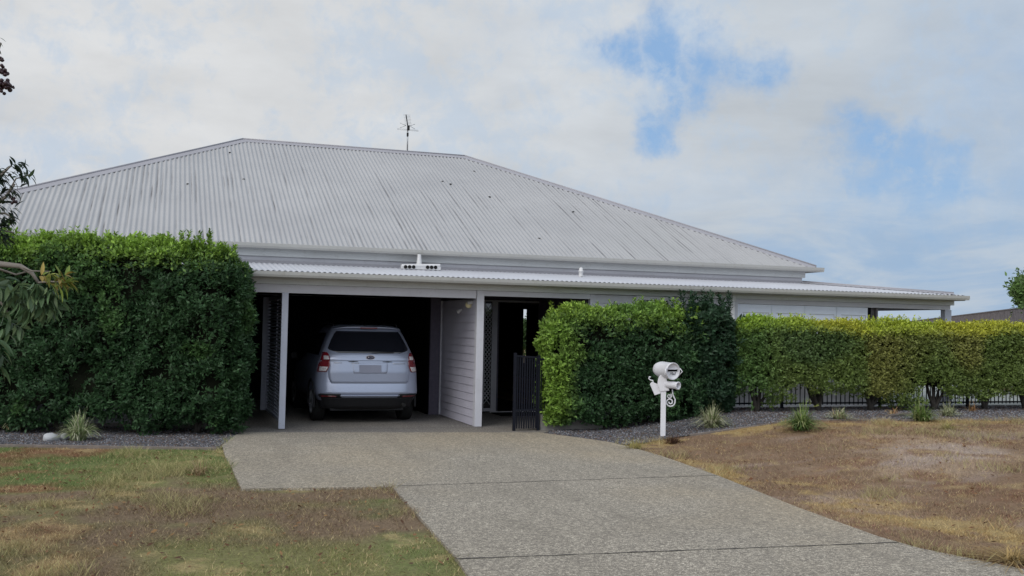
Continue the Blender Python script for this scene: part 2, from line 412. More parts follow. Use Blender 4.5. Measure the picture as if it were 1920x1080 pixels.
def inpoly(x, y, poly):
    x = np.asarray(x); y = np.asarray(y); ins = np.zeros(x.shape, bool); n = len(poly)
    for i in range(n):
        x1, y1 = poly[i]; x2, y2 = poly[(i+1) % n]
        c = ((y1 > y) != (y2 > y)) & (x < (x2-x1)*(y-y1)/(y2-y1+1e-12)+x1)
        ins ^= c
    return ins
DRV = [(-4.34,-.49),(-4.5,-1.2),(-4.72,-2.3),(-4.74,-3.6),(-4.72,-4.85),(-4.72,-6.47),(-3.06,-6.68),(-3.10,-7.4),(-3.16,-8.22),(-3.31,-10.34),(-3.6,-12.5),(-5.2,-16),(-7.5,-18.4),(-9,-21),
       (6,-21),(4.6,-18),(2.6,-14.6),(1.35,-12.6),(1.0,-11.78),(.72,-10.9),(.70,-10.4),(.86,-8.95),(1.23,-6.61),(1.44,-4.6),(1.47,-3.44),(1.40,-2.75),(1.16,-2.10),(.76,-1.22)]
def lawn_color(x, y):
    x = np.asarray(x, float); y = np.asarray(y, float)
    a = fbm(P3(x, y, .55), 11, 5); b = fbm(P3(x, y, 1.7), 23, 4); c = fbm(P3(x, y, 5), 31, 3)
    green = np.array([.125, .19, .06]); olive = np.array([.225, .235, .09]); brown = np.array([.235, .17, .115]); straw = np.array([.50, .39, .20])
    red = np.array([.26, .11, .075]); tan = np.array([.39, .29, .21]); soil = np.array([.37, .31, .285])
    def m(A, B, t): return A+(B-A)*t[..., None]
    L = np.broadcast_to(brown, x.shape+(3,))
    g = sst(y+1.6*(a-.5)*3+.6*(b-.5), -6.6, -5.0)
    L = m(L, olive*np.ones(x.shape+(3,)), np.clip(g*.9+.6*sst(b, .40, .65), 0, 1)); L = m(L, green*np.ones(x.shape+(3,)), g*sst(a+.4*(b-.5), .34, .6)*.85)
    L = m(L, olive*np.ones(x.shape+(3,)), sst(-y+(a-.5)*2, 9.0, 9.8)*sst(x, -6.0, -5.4)*.8)
    L = m(L, red*np.ones(x.shape+(3,)), sst(b*.6+a*.5, .56, .70)*sst(-x, 5.6, 6.6)*.8)
    L = m(L, green*np.ones(x.shape+(3,)), (1-sst(np.abs(x+3.4-(y+6.7)*.06), .05, .4))*sst(-y, 6.4, 7.2)*.5*sst(b, .3, .6))
    L = m(L, straw*np.ones(x.shape+(3,)), sst(b+.5*(c-.5), .60, .78)*.65)
    R = m(np.array([.25, .165, .11])*np.ones(x.shape+(3,)), tan*np.ones(x.shape+(3,)), sst(a+.5*(b-.5), .40, .62))
    R = m(R, soil*1.2*np.ones(x.shape+(3,)), sst(fbm(P3(x, y*2.2, .6), 77, 4), .50, .64)*(1-sst(np.abs(y+6.3), 1.2, 2.6))*.6)
    R = m(R, np.array([.20, .095, .055])*np.ones(x.shape+(3,)), sst(b+.3*(c-.5), .50, .66)*.65)
    edge = np.clip(sst(y, -4.4, -3.2)+(1-sst(np.abs(x-1.5+(y+7)*.10), .2, .75)), 0, 1)
    R = m(R, np.array([.42, .30, .13])*np.ones(x.shape+(3,)), edge*sst(b+.6*(c-.5), .40, .62)*.85)
    R = m(R, straw*np.ones(x.shape+(3,)), sst(c+.4*(b-.5), .62, .80)*.5)
    s = sst(x, -2, 0)
    return L*(1-s[..., None])+R*s[..., None]

def build_ground():
    near_x = np.arange(-11, 14.01, .07); near_y = np.arange(-16, 1.01, .07)
    xs = np.concatenate([[-700,-300,-120,-60,-35,-22,-15], near_x, [16,19,24,32,45,70,130,300,700]])
    ys = np.concatenate([[-700,-300,-120,-60,-35,-24], near_y, [3,6,10,15,22,35,60,120,300,700]])
    X, Y = np.meshgrid(xs, ys); Z = zt(X, Y)-.012
    Z = np.where(inpoly(X, Y, DRV), -.03, Z)
    Z = np.where((Y > .4), np.minimum(Z, .33)-.03, Z); Z = np.where((X > -10) & (X < 2.2) & (Y > -.3) & (Y < 14), -.06, Z)
    V = np.stack([X, Y, Z], -1).reshape(-1, 3); nx = len(xs); ny = len(ys)
    i = np.arange(nx*ny).reshape(ny, nx)
    Fc = np.stack([i[:-1, :-1], i[:-1, 1:], i[1:, 1:], i[1:, :-1]], -1).reshape(-1, 4)
    o = fastmesh('ground', V, Fc, 'lawn', None, lawn_color(V[:, 0], V[:, 1]), 4, None, True)
    tag(o, kind='structure')
build_ground()

def sheet(name, poly, z, mat, thick=.05, conform=False, step=.15, parent=None):
    if not conform:
        m = MB(); m.prism([(x, y, z-thick) for x, y in poly], (0, 0, thick)); o = m.build(name, mat, parent)
    else:
        bm = bmesh.new(); vs_ = [bm.verts.new((x, y, 0)) for x, y in poly]; bm.faces.new(vs_)
        xs = [p[0] for p in poly]; ys = [p[1] for p in poly]
        for k in np.arange(min(xs), max(xs), step):
            g = bm.verts[:]+bm.edges[:]+bm.faces[:]; bmesh.ops.bisect_plane(bm, geom=g, plane_co=(k, 0, 0), plane_no=(1, 0, 0))
        for k in np.arange(min(ys), max(ys), step):
            g = bm.verts[:]+bm.edges[:]+bm.faces[:]; bmesh.ops.bisect_plane(bm, geom=g, plane_co=(0, k, 0), plane_no=(0, 1, 0))
        for v in bm.verts: v.co.z = float(zt(v.co.x, v.co.y))+z
        me = bpy.data.meshes.new(name); bm.to_mesh(me); bm.free(); o = link(name, me, mat, parent)
    return o
tag(sheet('driveway', DRV, .012, 'drive', .1), kind='structure')
SLAB = [(-10.2,.9),(-8,.3),(-4.34,-.486),(.76,-1.216),(1.3,-1.0),(2.2,-.3),(2.22,4.0),(2.0,13),(-10.2,13)]
tag(sheet('carport_slab', SLAB, .0, 'slab', .1), kind='structure')
def joint(a, b, z, w=.014, n=40):
    m = MB(); a = Vector(a); b = Vector(b); d = (b-a).normalized(); s = Vector((-d.y, d.x)); rnd = random.Random(5)
    V = []; Fc = []
    for i in range(n+1):
        p = a+(b-a)*(i/n); o = rnd.uniform(-.006, .006); ww = w*rnd.uniform(.35, .75)
        V += [(p.x+s.x*(o+ww), p.y+s.y*(o+ww), z), (p.x+s.x*(o-ww), p.y+s.y*(o-ww), z)]
        if i: Fc.append((2*i-2, 2*i-1, 2*i+1, 2*i))
    m.add(V, Fc); return m
jm = joint((-4.3,-.20), (.2,-.10), .005, .012); 
tag(jm.build('slab_joint', 'joint'), kind='structure')
m = joint((-3.06,-6.66), (1.22,-6.62), .0165, .013)
tag(m.build('driveway_joint', 'joint'), kind='structure')
m = joint((-3.33,-10.36), (.70,-10.68), .0165, .014)
tag(m.build('driveway_joint', 'joint'), kind='structure')

BED_R = [(.84,-1.30),(1.17,-2.06),(1.42,-2.72),(1.50,-3.2),(2.5,-2.75),(3.2,-2.72),(5.05,-2.86),(7.0,-3.05),(9.2,-3.3),(14,-4.0),(14,-.2),(2.25,-.2),(1.1,-.9)]
BED_L = [(-12,1.6),(-12,-.55),(-9,-1.50),(-7.8,-1.80),(-6.3,-2.22),(-4.79,-2.70),(-4.72,-2.3),(-4.5,-1.2),(-4.36,-.49),(-5.0,.3),(-8,1.5)]
tag(sheet('gravel_bed', BED_R, .006, 'gravel', 0, True), kind='structure')
tag(sheet('gravel_bed', BED_L, .006, 'gravel', 0, True), kind='structure')
tag(sheet('pool_paving', [(2.3,-.2),(9.3,-.2),(9.3,.05),(2.3,.05)], .352, 'paving', .2), kind='structure')
tag(sheet('side_paving', [(9.302,-.2),(14,-.2),(18,6),(18,14),(9.302,14)], .352, 'sidepave', .2), kind='structure')

# loose stones in the two beds
def stones(name, poly, n, seed, smin, smax, cols):
    r = np.random.default_rng(seed); P = []
    xs = [p[0] for p in poly]; ys = [p[1] for p in poly]
    x = r.uniform(max(min(xs), -9.5), min(max(xs), 13), n*3); y = r.uniform(min(ys), max(ys), n*3); k = inpoly(x, y, poly); x = x[k][:n]; y = y[k][:n]; n = len(x)
    z = zt(x, y)+.008; s = r.uniform(smin, smax, n)
    base = np.array([(1,0,0),(-.5,.87,0),(-.5,-.87,0),(0,0,1),(.2,.1,-.4)], float)
    fc = np.array([(0,1,3),(1,2,3),(2,0,3),(1,0,4),(2,1,4),(0,2,4)])
    V = base[None]*r.uniform(.6, 1.3, (n, 5, 1)); a = r.uniform(0, 6.28, n); ca, sa = np.cos(a)[:, None], np.sin(a)[:, None]
    X = V[..., 0]*ca-V[..., 1]*sa; Y = V[..., 0]*sa+V[..., 1]*ca
    V = np.stack([X*s[:, None]+x[:, None], Y*s[:, None]+y[:, None], V[..., 2]*s[:, None]*.7+z[:, None]], -1).reshape(-1, 3)
    Fc = (fc[None]+5*np.arange(n)[:, None, None]).reshape(-1, 3)
    c = np.array(cols)[r.integers(0, len(cols), n)]*r.uniform(.7, 1.25, (n, 1)); c = np.repeat(c, 5, 0)
    return fastmesh(name, V, Fc, 'blade', None, c)
gc = [(.17,.17,.20),(.12,.12,.14),(.26,.26,.29),(.07,.07,.08),(.19,.13,.10),(.36,.36,.38),(.13,.09,.07)]
tag(stones('loose_gravel', BED_R, 26000, 1, .008, .022, gc), 'loose blue-grey gravel and chips along the foot of the right hedges', 'gravel', kind='stuff')
tag(stones('loose_gravel', BED_L, 11000, 2, .008, .020, gc), 'loose grey gravel under the tall left hedge', 'gravel', kind='stuff')

# ------------------------------------------------------------------ grass
def blades(name, x, y, h, w, col, lean, seed):
    r = np.random.default_rng(seed); n = len(x); a = r.uniform(0, 6.283, n); ph = r.uniform(0, 6.283, n)
    z = zt(x, y)-.012; dx = np.cos(a)*w/2; dy = np.sin(a)*w/2
    lx = np.cos(ph)*lean*h; ly = np.sin(ph)*lean*h
    V = np.stack([np.stack([x-dx, y-dy, z], -1), np.stack([x+dx, y+dy, z], -1), np.stack([x+lx, y+ly, z+h], -1)], 1).reshape(-1, 3)
    Fc = np.arange(3*n).reshape(-1, 3); c = np.repeat(col, 3, 0)
    return V, Fc, c
def lawn_blades(name, xr, yr, n, seed, excl, label):
    r = np.random.default_rng(seed); x = r.uniform(*xr, n); y = r.uniform(*yr, n)
    k = np.ones(n, bool)
    for e in excl: k &= ~inpoly(x+r.normal(0, .035, n), y+r.normal(0, .035, n), e)
    # only what the camera side could see
    x = x[k]; y = y[k]; n = len(x)
    cl = fbm(P3(x, y, 2.4), seed+3, 4); k = r.uniform(0, 1, n) < np.clip((cl-.30)*3.4, .12, 1); x = x[k]; y = y[k]; n = len(x)
    base = lawn_color(x, y); v = r.uniform(.65, 1.5, (n, 1)); c = base*v
    st = r.uniform(0, 1, n) < .16+.25*sst(fbm(P3(x, y, 1.7), 23, 4), .5, .75); c[st] = np.array([.55, .44, .24])*r.uniform(.5, 1.1, (st.sum(), 1))
    tall = sst(fbm(P3(x, y, 1.3), seed+9, 4), .55, .75); h = r.uniform(.012, .038, n)*(1+3.4*tall); pale = (r.uniform(0, 1, n) < tall*.45); c[pale] = np.array([.46, .42, .20])*r.uniform(.6, 1.15, (pale.sum(), 1))
    V, Fc, c = blades(name, x, y, h, r.uniform(.004, .009, n), c, r.uniform(.3, 1.6, n), seed)
    return tag(fastmesh(name, V, Fc, 'blade', None, c), label, 'grass', kind='stuff')
lawn_blades('lawn_grass', (-10.5, -2.9), (-13.2, -1.4), 260000, 41, (DRV, BED_L), 'short patchy green and brown grass on the left side of the driveway')
lawn_blades('lawn_grass', (.5, 13.5), (-13, -2.5), 330000, 42, (DRV, BED_R), 'dry brown and straw coloured grass on the right side of the driveway')

# dead leaves scattered on both lawns
def litter():
    r = np.random.default_rng(8); n = 4200
    x = np.concatenate([r.uniform(-9.5, -3, n//2), r.uniform(1.2, 12, n//2)]); y = np.concatenate([r.uniform(-12, -2.6, n//2), r.uniform(-12, -2.8, n//2)])
    k = ~inpoly(x, y, DRV); x = x[k]; y = y[k]; n = len(x); z = zt(x, y)+.012; s = r.uniform(.012, .035, n); a = r.uniform(0, 6.28, n)
    u = np.stack([np.cos(a), np.sin(a), r.normal(0, .3, n)], -1)*s[:, None]; v = np.stack([-np.sin(a), np.cos(a), r.normal(0, .3, n)], -1)*s[:, None]*.45
    C = np.stack([x, y, z], -1); V = np.stack([C-u, C+v, C+u, C-v], 1).reshape(-1, 3); i = 4*np.arange(n)[:, None]
    Fc = np.concatenate([i+np.array([[0, 1, 2]]), i+np.array([[0, 2, 3]])])
    c = np.repeat(np.array([(.16,.07,.035),(.22,.12,.06),(.10,.05,.03),(.28,.17,.08)])[r.integers(0, 4, n)], 4, 0)
    tag(fastmesh('leaf_litter', V, Fc, 'blade', None, c), 'small dead brown leaves scattered over the dry lawns', 'leaf litter', kind='stuff')
litter()

# ------------------------------------------------------------------ foliage
def leaves_mesh(name, C, A, Nn, L, Wd, col, mat='leaf', parent=None, fold=.25, curl=0.0):
    """one folded pointed leaf (4 triangles) per row"""
    A = A/np.linalg.norm(A, axis=1, keepdims=True); S = np.cross(A, Nn); S /= np.linalg.norm(S, axis=1, keepdims=True)+1e-9; Nn = np.cross(S, A)
    L = L[:, None]; Wd = Wd[:, None]; n = len(C)
    b = C; mid = C+A*L*.5-Nn*L*curl*.25; tip = C+A*L-Nn*L*curl
    l = C+A*L*.42+S*Wd*.5+Nn*Wd*fold-Nn*L*curl*.2; r_ = C+A*L*.42-S*Wd*.5+Nn*Wd*fold-Nn*L*curl*.2
    V = np.stack([b, l, mid, r_, tip], 1).reshape(-1, 3); i = 5*np.arange(n)[:, None, None]
    fc = np.array([(0, 2, 1), (0, 3, 2), (1, 2, 4), (2, 3, 4)])
    Fc = (fc[None]+i).reshape(-1, 3)
    return fastmesh(name, V, Fc, mat, parent, np.repeat(col, 5, 0))

def round_leaves(name, C, A, Nn, L, Wd, col, parent, curl=.25):
    A = A/np.linalg.norm(A, axis=1, keepdims=True); S = np.cross(A, Nn); S /= np.linalg.norm(S, axis=1, keepdims=True)+1e-9; Nn = np.cross(S, A); n = len(C)
    T_ = [0, .16, .38, .62, .84, 1]; W_ = [.04, .62, 1, .9, .5, .02]; V = []
    for t, w in zip(T_, W_):
        c = C+A*(L*t)[:, None]-Nn*(L*curl*t*t)[:, None]; h = (Wd*.5*w)[:, None]; V += [c+S*h+Nn*h*.35, c, c-S*h+Nn*h*.35]
    V = np.stack(V, 1).reshape(-1, 3); fc = []
    for k in range(5):
        for j in (0, 1): a = 3*k+j; fc.append((a, a+1, a+4, a+3))
    Fc = (np.array(fc)[None]+18*np.arange(n)[:, None, None]).reshape(-1, 4)
    return fastmesh(name, V, Fc, 'leaf', parent, np.repeat(col, 18, 0), 4, None, True)

def sprig_cloud(P, D, k, r, spread=.09, L=(.05, .085), wr=.45):
    """k leaves round each sprig point P growing along D"""
    n = len(P); P = np.repeat(P, k, 0); Dd = np.repeat(D, k, 0); m = n*k
    t = np.tile(np.linspace(0, 1, k), n)+r.uniform(-.1, .1, m)
    R = r.normal(0, 1, (m, 3)); R -= (R*Dd).sum(1, keepdims=True)*Dd; R /= np.linalg.norm(R, axis=1, keepdims=True)+1e-9
    A = Dd*(.45+.5*t[:, None])+R*.9; C = P+Dd*(t*spread)[:, None]+r.normal(0, .012, (m, 3))
    Nn = Dd*.8-R*.4+r.normal(0, .25, (m, 3))
    l = r.uniform(L[0], L[1], m); return C, A, Nn, l, l*wr*r.uniform(.8, 1.2, m)

def hedge(name, O, ax, ln, th, z0f, z1, label, seed, dens, colfn, bulge=.16, shoots=(), trunks=None, gaps=.0, L=(.052, .092), pocket=.85, sprigs=22, cat='hedge', core=True, cut=None, dz=lambda s: 0*s):
    """box hedge: O front-left corner (x,y), ax direction along, depth to the left of ax; z0f(s) bottom, z1 top"""
    r = np.random.default_rng(seed); ax = np.array(ax)/np.hypot(*ax); ay = np.array((-ax[1], ax[0])); O = np.array(O)
    Ht = z1-.2
    faces = [('f', ln*Ht), ('t', ln*th), ('l', th*Ht), ('r', th*Ht), ('b', ln*Ht*.35)]
    Ps = []; Ns = []
    for f, area in faces:
        n = int(area*dens)
        s = r.uniform(0, ln, n); d = r.uniform(0, th, n); q = r.uniform(0, 1, n)
        if f == 'f': d = np.zeros(n); nn = (0, -1, 0)
        if f == 'b': d = np.full(n, th); nn = (0, 1, 0)
        if f == 'l': s = np.zeros(n); nn = (-1, 0, 0)
        if f == 'r': s = np.full(n, ln); nn = (1, 0, 0)
        if f == 't': q = np.ones(n); nn = (0, 0, 1)
        Ps.append(np.stack([s, d, q], -1)); Ns.append(np.tile(nn, (n, 1)))
    P = np.concatenate(Ps); Nl = np.concatenate(Ns).astype(float); n = len(P)
    zb = z0f(P[:, 0]); zz_ = zb+P[:, 2]*(z1-zb)
    Q = np.stack([P[:, 0], P[:, 1], zz_], -1)
    # round the edges, lump the surface
    cs, cd = ln/2, th/2; rr = .34
    ex = np.clip(np.abs(Q[:, 0]-cs)-(cs-rr), 0, rr)/rr; ez = np.clip(Q[:, 2]-(z1-rr*.6), 0, rr*.6)/(rr*.6); ey = np.clip(np.abs(Q[:, 1]-cd)-(cd-min(rr, cd)), 0, rr)/rr
    eb = np.clip((zb+.25)-Q[:, 2], 0, .25)/.25
    pull = .09*(ex*ez+ex*ey+ey*ez)+.16*eb*ey
    nb = fbm(np.stack([Q[:, 0]*1.1, Q[:, 1]*1.1, Q[:, 2]*1.3], -1), seed, 4)-.5; nf = vnoise(Q*4.3, seed+5)-.5
    depth = r.exponential(.075, n)
    Q[:, 0] -= np.sign(Q[:, 0]-cs)*pull*ex; Q[:, 1] -= np.sign(Q[:, 1]-cd)*pull*ey*1.3; Q[:, 2] -= .10*ez*(ex+ey)
    off = bulge*2.4*nb+bulge*1.2*nf-depth
    Q += Nl*off[:, None]
    Wn = np.zeros((n, 3)); Wn[:, 0] = Nl[:, 0]*ax[0]+Nl[:, 1]*ay[0]; Wn[:, 1] = Nl[:, 0]*ax[1]+Nl[:, 1]*ay[1]; Wn[:, 2] = Nl[:, 2]
    Pw = np.zeros((n, 3)); Pw[:, 0] = O[0]+Q[:, 0]*ax[0]+Q[:, 1]*ay[0]; Pw[:, 1] = O[1]+Q[:, 0]*ax[1]+Q[:, 1]*ay[1]; Pw[:, 2] = Q[:, 2]
    keep = np.ones(n, bool)
    if gaps: keep &= ~((vnoise(Q*np.array([1.6, 1.6, 2.6]), seed+9) < gaps*np.clip((zb+.55-Q[:, 2])/.55, 0, 1)*1.6))
    keep &= ~(r.uniform(0, 1, n) < pocket*sst(.43-vnoise(Q*3.9, seed+31), 0, .12))
    Q[:, 2] += (dz(Q[:, 0])+.13*(fbm(np.stack([Q[:, 0]*1.6, Q[:, 1]*1.6, Q[:, 0]*0], -1), seed+40, 3)-.5))*np.clip((Q[:, 2]-zb)/(z1-zb), 0, 1.2); Pw[:, 2] = Q[:, 2]
    Pw = Pw[keep]; Wn = Wn[keep]; Q = Q[keep]; depth = depth[keep]; zb = zb[keep]; n = len(Pw)
    D = Wn*.75+np.array([0, 0, .55])+r.normal(0, .42, (n, 3)); D /= np.linalg.norm(D, axis=1, keepdims=True)
    k = 5
    C, A, Nn, l, w = sprig_cloud(Pw, D, k, r, .07, L)
    col = colfn(np.repeat(Q, k, 0), np.repeat(depth, k), r, ln, z1)
    extra = []
    for s0, sdev, cnt, hgt in shoots:           # upright new shoots above the clipped top
        for _ in range(cnt):
            s = s0+r.normal(0, sdev); d = r.uniform(.1, th*.8); h = r.uniform(.45, 1)*hgt
            b = np.array([O[0]+s*ax[0]+d*ay[0], O[1]+s*ax[1]+d*ay[1], z1-.08+float(dz(s))]); dr = np.array([r.normal(0, .16), r.normal(0, .16), 1.]); dr /= np.linalg.norm(dr)
            m_ = max(3, int(h/.03)); extra.append((b+dr*np.linspace(0, h, m_)[:, None], np.tile(dr, (m_, 1))))
    for _ in range(int(ln*sprigs)):            # short stray sprigs all along the clipped top and out of the faces
        s = r.uniform(.05, ln-.05); h = r.uniform(.05, .17); k_ = r.uniform()
        if k_ < .6: d, zz_, dr = r.uniform(0, th), z1-.05+float(dz(s)), np.array([r.normal(0, .35), r.normal(0, .35), 1.])
        else: d, zz_, dr = -.03, r.uniform(.4, z1-.1), np.array([r.normal(0, .4)-ay[0]*.9, r.normal(0, .4)-ay[1]*.9, r.uniform(.2, .9)])
        b = np.array([O[0]+s*ax[0]+d*ay[0], O[1]+s*ax[1]+d*ay[1], zz_]); dr /= np.linalg.norm(dr); m_ = max(2, int(h/.03))
        extra.append((b+dr*np.linspace(0, h, m_)[:, None], np.tile(dr, (m_, 1))))
    root = empty(name, (O[0], O[1], float(zt(O[0], O[1]))), label, cat)
    if extra:
        EP = np.concatenate([e[0] for e in extra]); ED = np.concatenate([e[1] for e in extra])
        C2, A2, N2, l2, w2 = sprig_cloud(EP, ED, 4, r, .03, (L[0]*.9, L[1]*1.0))
        q2 = np.stack([(EP[:, 0]-O[0])*ax[0]+(EP[:, 1]-O[1])*ax[1], EP[:, 0]*0, EP[:, 2]], -1)
        c2 = colfn(np.repeat(q2, 4, 0), np.zeros(len(C2)), r, ln, z1)
        C = np.concatenate([C, C2]); A = np.concatenate([A, A2]); Nn = np.concatenate([Nn, N2]); l = np.concatenate([l, l2]); w = np.concatenate([w, w2]); col = np.concatenate([col, c2])
    leaves_mesh('foliage', C, A, Nn, l, w, col, 'leaf', root)
    # dark box inside the leaves, standing in for the shaded inner twigs
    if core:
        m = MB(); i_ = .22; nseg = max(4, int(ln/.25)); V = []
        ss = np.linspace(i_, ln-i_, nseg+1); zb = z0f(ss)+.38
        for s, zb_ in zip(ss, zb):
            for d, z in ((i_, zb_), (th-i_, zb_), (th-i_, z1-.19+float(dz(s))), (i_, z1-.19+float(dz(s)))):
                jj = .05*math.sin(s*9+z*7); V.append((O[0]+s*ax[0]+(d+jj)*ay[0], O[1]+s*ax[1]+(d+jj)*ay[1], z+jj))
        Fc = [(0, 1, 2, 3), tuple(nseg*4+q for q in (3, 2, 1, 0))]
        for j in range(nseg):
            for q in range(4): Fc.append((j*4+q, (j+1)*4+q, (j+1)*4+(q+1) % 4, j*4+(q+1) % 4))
        m.add(V, Fc); m.build('shade_core', 'core_shade', root)
    rr_ = random.Random(seed)
    for (s, nb_) in (trunks or []):
        tm = MB(); bx = O[0]+s*ax[0]+th*.5*ay[0]; by = O[1]+s*ax[1]+th*.5*ay[1]; z0 = float(zt(bx, by))
        for b in range(nb_):
            a = rr_.uniform(0, 6.28); sp = rr_.uniform(.1, .38)
            tm.tube([(bx, by, z0-.05), (bx+.03*math.cos(a), by+.03*math.sin(a), z0+.10), (bx+sp*.5*math.cos(a), by+.3*sp*math.sin(a), z0+.26+rr_.uniform(0, .06)), (bx+sp*math.cos(a), by+.5*sp*math.sin(a), z0+.62)],
                    [.05, .042, .026, .014], 7)
        tm.build('trunk', 'hedgebark', root)
    return root

def mixa(a, b, t): return a+(np.asarray(b)-a)*t[:, None]
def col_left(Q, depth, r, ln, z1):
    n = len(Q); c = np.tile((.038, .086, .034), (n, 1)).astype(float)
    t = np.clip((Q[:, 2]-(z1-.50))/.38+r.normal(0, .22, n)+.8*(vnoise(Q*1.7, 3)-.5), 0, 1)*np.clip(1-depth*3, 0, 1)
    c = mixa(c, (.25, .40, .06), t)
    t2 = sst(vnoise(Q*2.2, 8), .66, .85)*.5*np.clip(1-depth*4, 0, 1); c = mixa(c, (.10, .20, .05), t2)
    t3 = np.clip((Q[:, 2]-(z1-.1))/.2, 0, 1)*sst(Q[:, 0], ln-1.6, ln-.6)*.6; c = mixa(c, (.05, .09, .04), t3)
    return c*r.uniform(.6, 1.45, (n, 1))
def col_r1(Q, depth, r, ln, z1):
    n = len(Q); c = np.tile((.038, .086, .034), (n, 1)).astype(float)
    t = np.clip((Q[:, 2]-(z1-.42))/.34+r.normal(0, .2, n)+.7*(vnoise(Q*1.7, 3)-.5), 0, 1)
    e = np.clip(1-(Q[:, 0]+.6*(vnoise(Q*2.1, 6)-.5))/.55, 0, 1); t = np.clip(np.maximum(t, e), 0, 1)*np.clip(1-depth*3, 0, 1)  # left end painted lighter, as the side turned to the light
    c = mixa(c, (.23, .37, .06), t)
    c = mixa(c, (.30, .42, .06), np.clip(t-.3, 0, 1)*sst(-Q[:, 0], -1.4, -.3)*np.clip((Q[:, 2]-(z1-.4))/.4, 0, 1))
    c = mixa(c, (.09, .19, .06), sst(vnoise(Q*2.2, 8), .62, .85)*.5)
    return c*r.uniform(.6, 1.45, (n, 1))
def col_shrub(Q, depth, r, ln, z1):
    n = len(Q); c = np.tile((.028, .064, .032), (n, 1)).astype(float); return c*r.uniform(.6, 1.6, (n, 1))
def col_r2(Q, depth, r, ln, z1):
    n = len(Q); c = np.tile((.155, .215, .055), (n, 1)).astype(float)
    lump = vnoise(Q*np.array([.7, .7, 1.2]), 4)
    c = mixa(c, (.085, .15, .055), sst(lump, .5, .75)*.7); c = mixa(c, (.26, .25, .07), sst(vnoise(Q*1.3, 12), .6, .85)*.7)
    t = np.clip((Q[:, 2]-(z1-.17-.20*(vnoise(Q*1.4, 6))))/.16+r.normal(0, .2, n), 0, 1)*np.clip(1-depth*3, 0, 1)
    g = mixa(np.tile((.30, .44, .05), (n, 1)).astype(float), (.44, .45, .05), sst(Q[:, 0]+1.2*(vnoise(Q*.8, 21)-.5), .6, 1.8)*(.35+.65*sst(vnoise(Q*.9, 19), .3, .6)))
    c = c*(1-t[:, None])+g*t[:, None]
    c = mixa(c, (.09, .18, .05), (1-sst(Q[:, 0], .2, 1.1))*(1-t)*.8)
    return c*r.uniform(.65, 1.4, (n, 1))

HD = (math.cos(math.radians(-17.5)), math.sin(math.radians(-17.5)))
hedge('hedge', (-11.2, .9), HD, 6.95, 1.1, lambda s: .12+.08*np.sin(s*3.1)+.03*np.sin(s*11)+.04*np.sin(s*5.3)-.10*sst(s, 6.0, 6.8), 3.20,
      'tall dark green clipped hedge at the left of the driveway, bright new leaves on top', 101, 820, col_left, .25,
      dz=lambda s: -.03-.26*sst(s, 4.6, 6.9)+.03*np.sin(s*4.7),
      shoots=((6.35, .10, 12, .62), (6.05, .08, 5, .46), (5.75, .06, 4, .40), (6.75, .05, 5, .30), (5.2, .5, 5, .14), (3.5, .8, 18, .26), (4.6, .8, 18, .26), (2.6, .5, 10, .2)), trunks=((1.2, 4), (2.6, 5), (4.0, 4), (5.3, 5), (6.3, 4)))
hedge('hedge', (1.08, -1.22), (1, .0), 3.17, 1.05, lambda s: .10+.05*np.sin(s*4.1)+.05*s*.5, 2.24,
      'dense green clipped hedge behind the white letterbox, lit yellow-green at its left end', 102, 880, col_r1, .13,
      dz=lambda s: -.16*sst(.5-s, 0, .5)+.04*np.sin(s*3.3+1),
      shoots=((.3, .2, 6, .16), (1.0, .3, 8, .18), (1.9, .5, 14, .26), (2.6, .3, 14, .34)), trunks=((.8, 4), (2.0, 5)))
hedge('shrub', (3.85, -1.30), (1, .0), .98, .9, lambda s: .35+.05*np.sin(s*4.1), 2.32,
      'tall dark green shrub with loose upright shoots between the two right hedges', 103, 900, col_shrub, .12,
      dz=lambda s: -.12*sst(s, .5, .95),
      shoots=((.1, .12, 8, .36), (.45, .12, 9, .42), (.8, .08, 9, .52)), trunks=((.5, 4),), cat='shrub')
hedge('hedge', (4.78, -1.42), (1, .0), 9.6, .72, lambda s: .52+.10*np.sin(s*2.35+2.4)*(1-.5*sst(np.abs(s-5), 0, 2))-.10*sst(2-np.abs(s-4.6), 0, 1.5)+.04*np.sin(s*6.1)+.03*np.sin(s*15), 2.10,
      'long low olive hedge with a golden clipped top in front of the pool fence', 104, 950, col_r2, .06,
      shoots=((1.0, .6, 14, .17), (3.5, 1.4, 20, .14), (7, 1.4, 14, .12)), dz=lambda s: .02*np.sin(s*2.1)+.02*np.sin(s*5.3), trunks=((.55, 7), (1.95, 7), (3.2, 7), (4.8, 6), (6.1, 6), (7.2, 6), (8.6, 6)), gaps=.35, pocket=.25, L=(.042, .072))

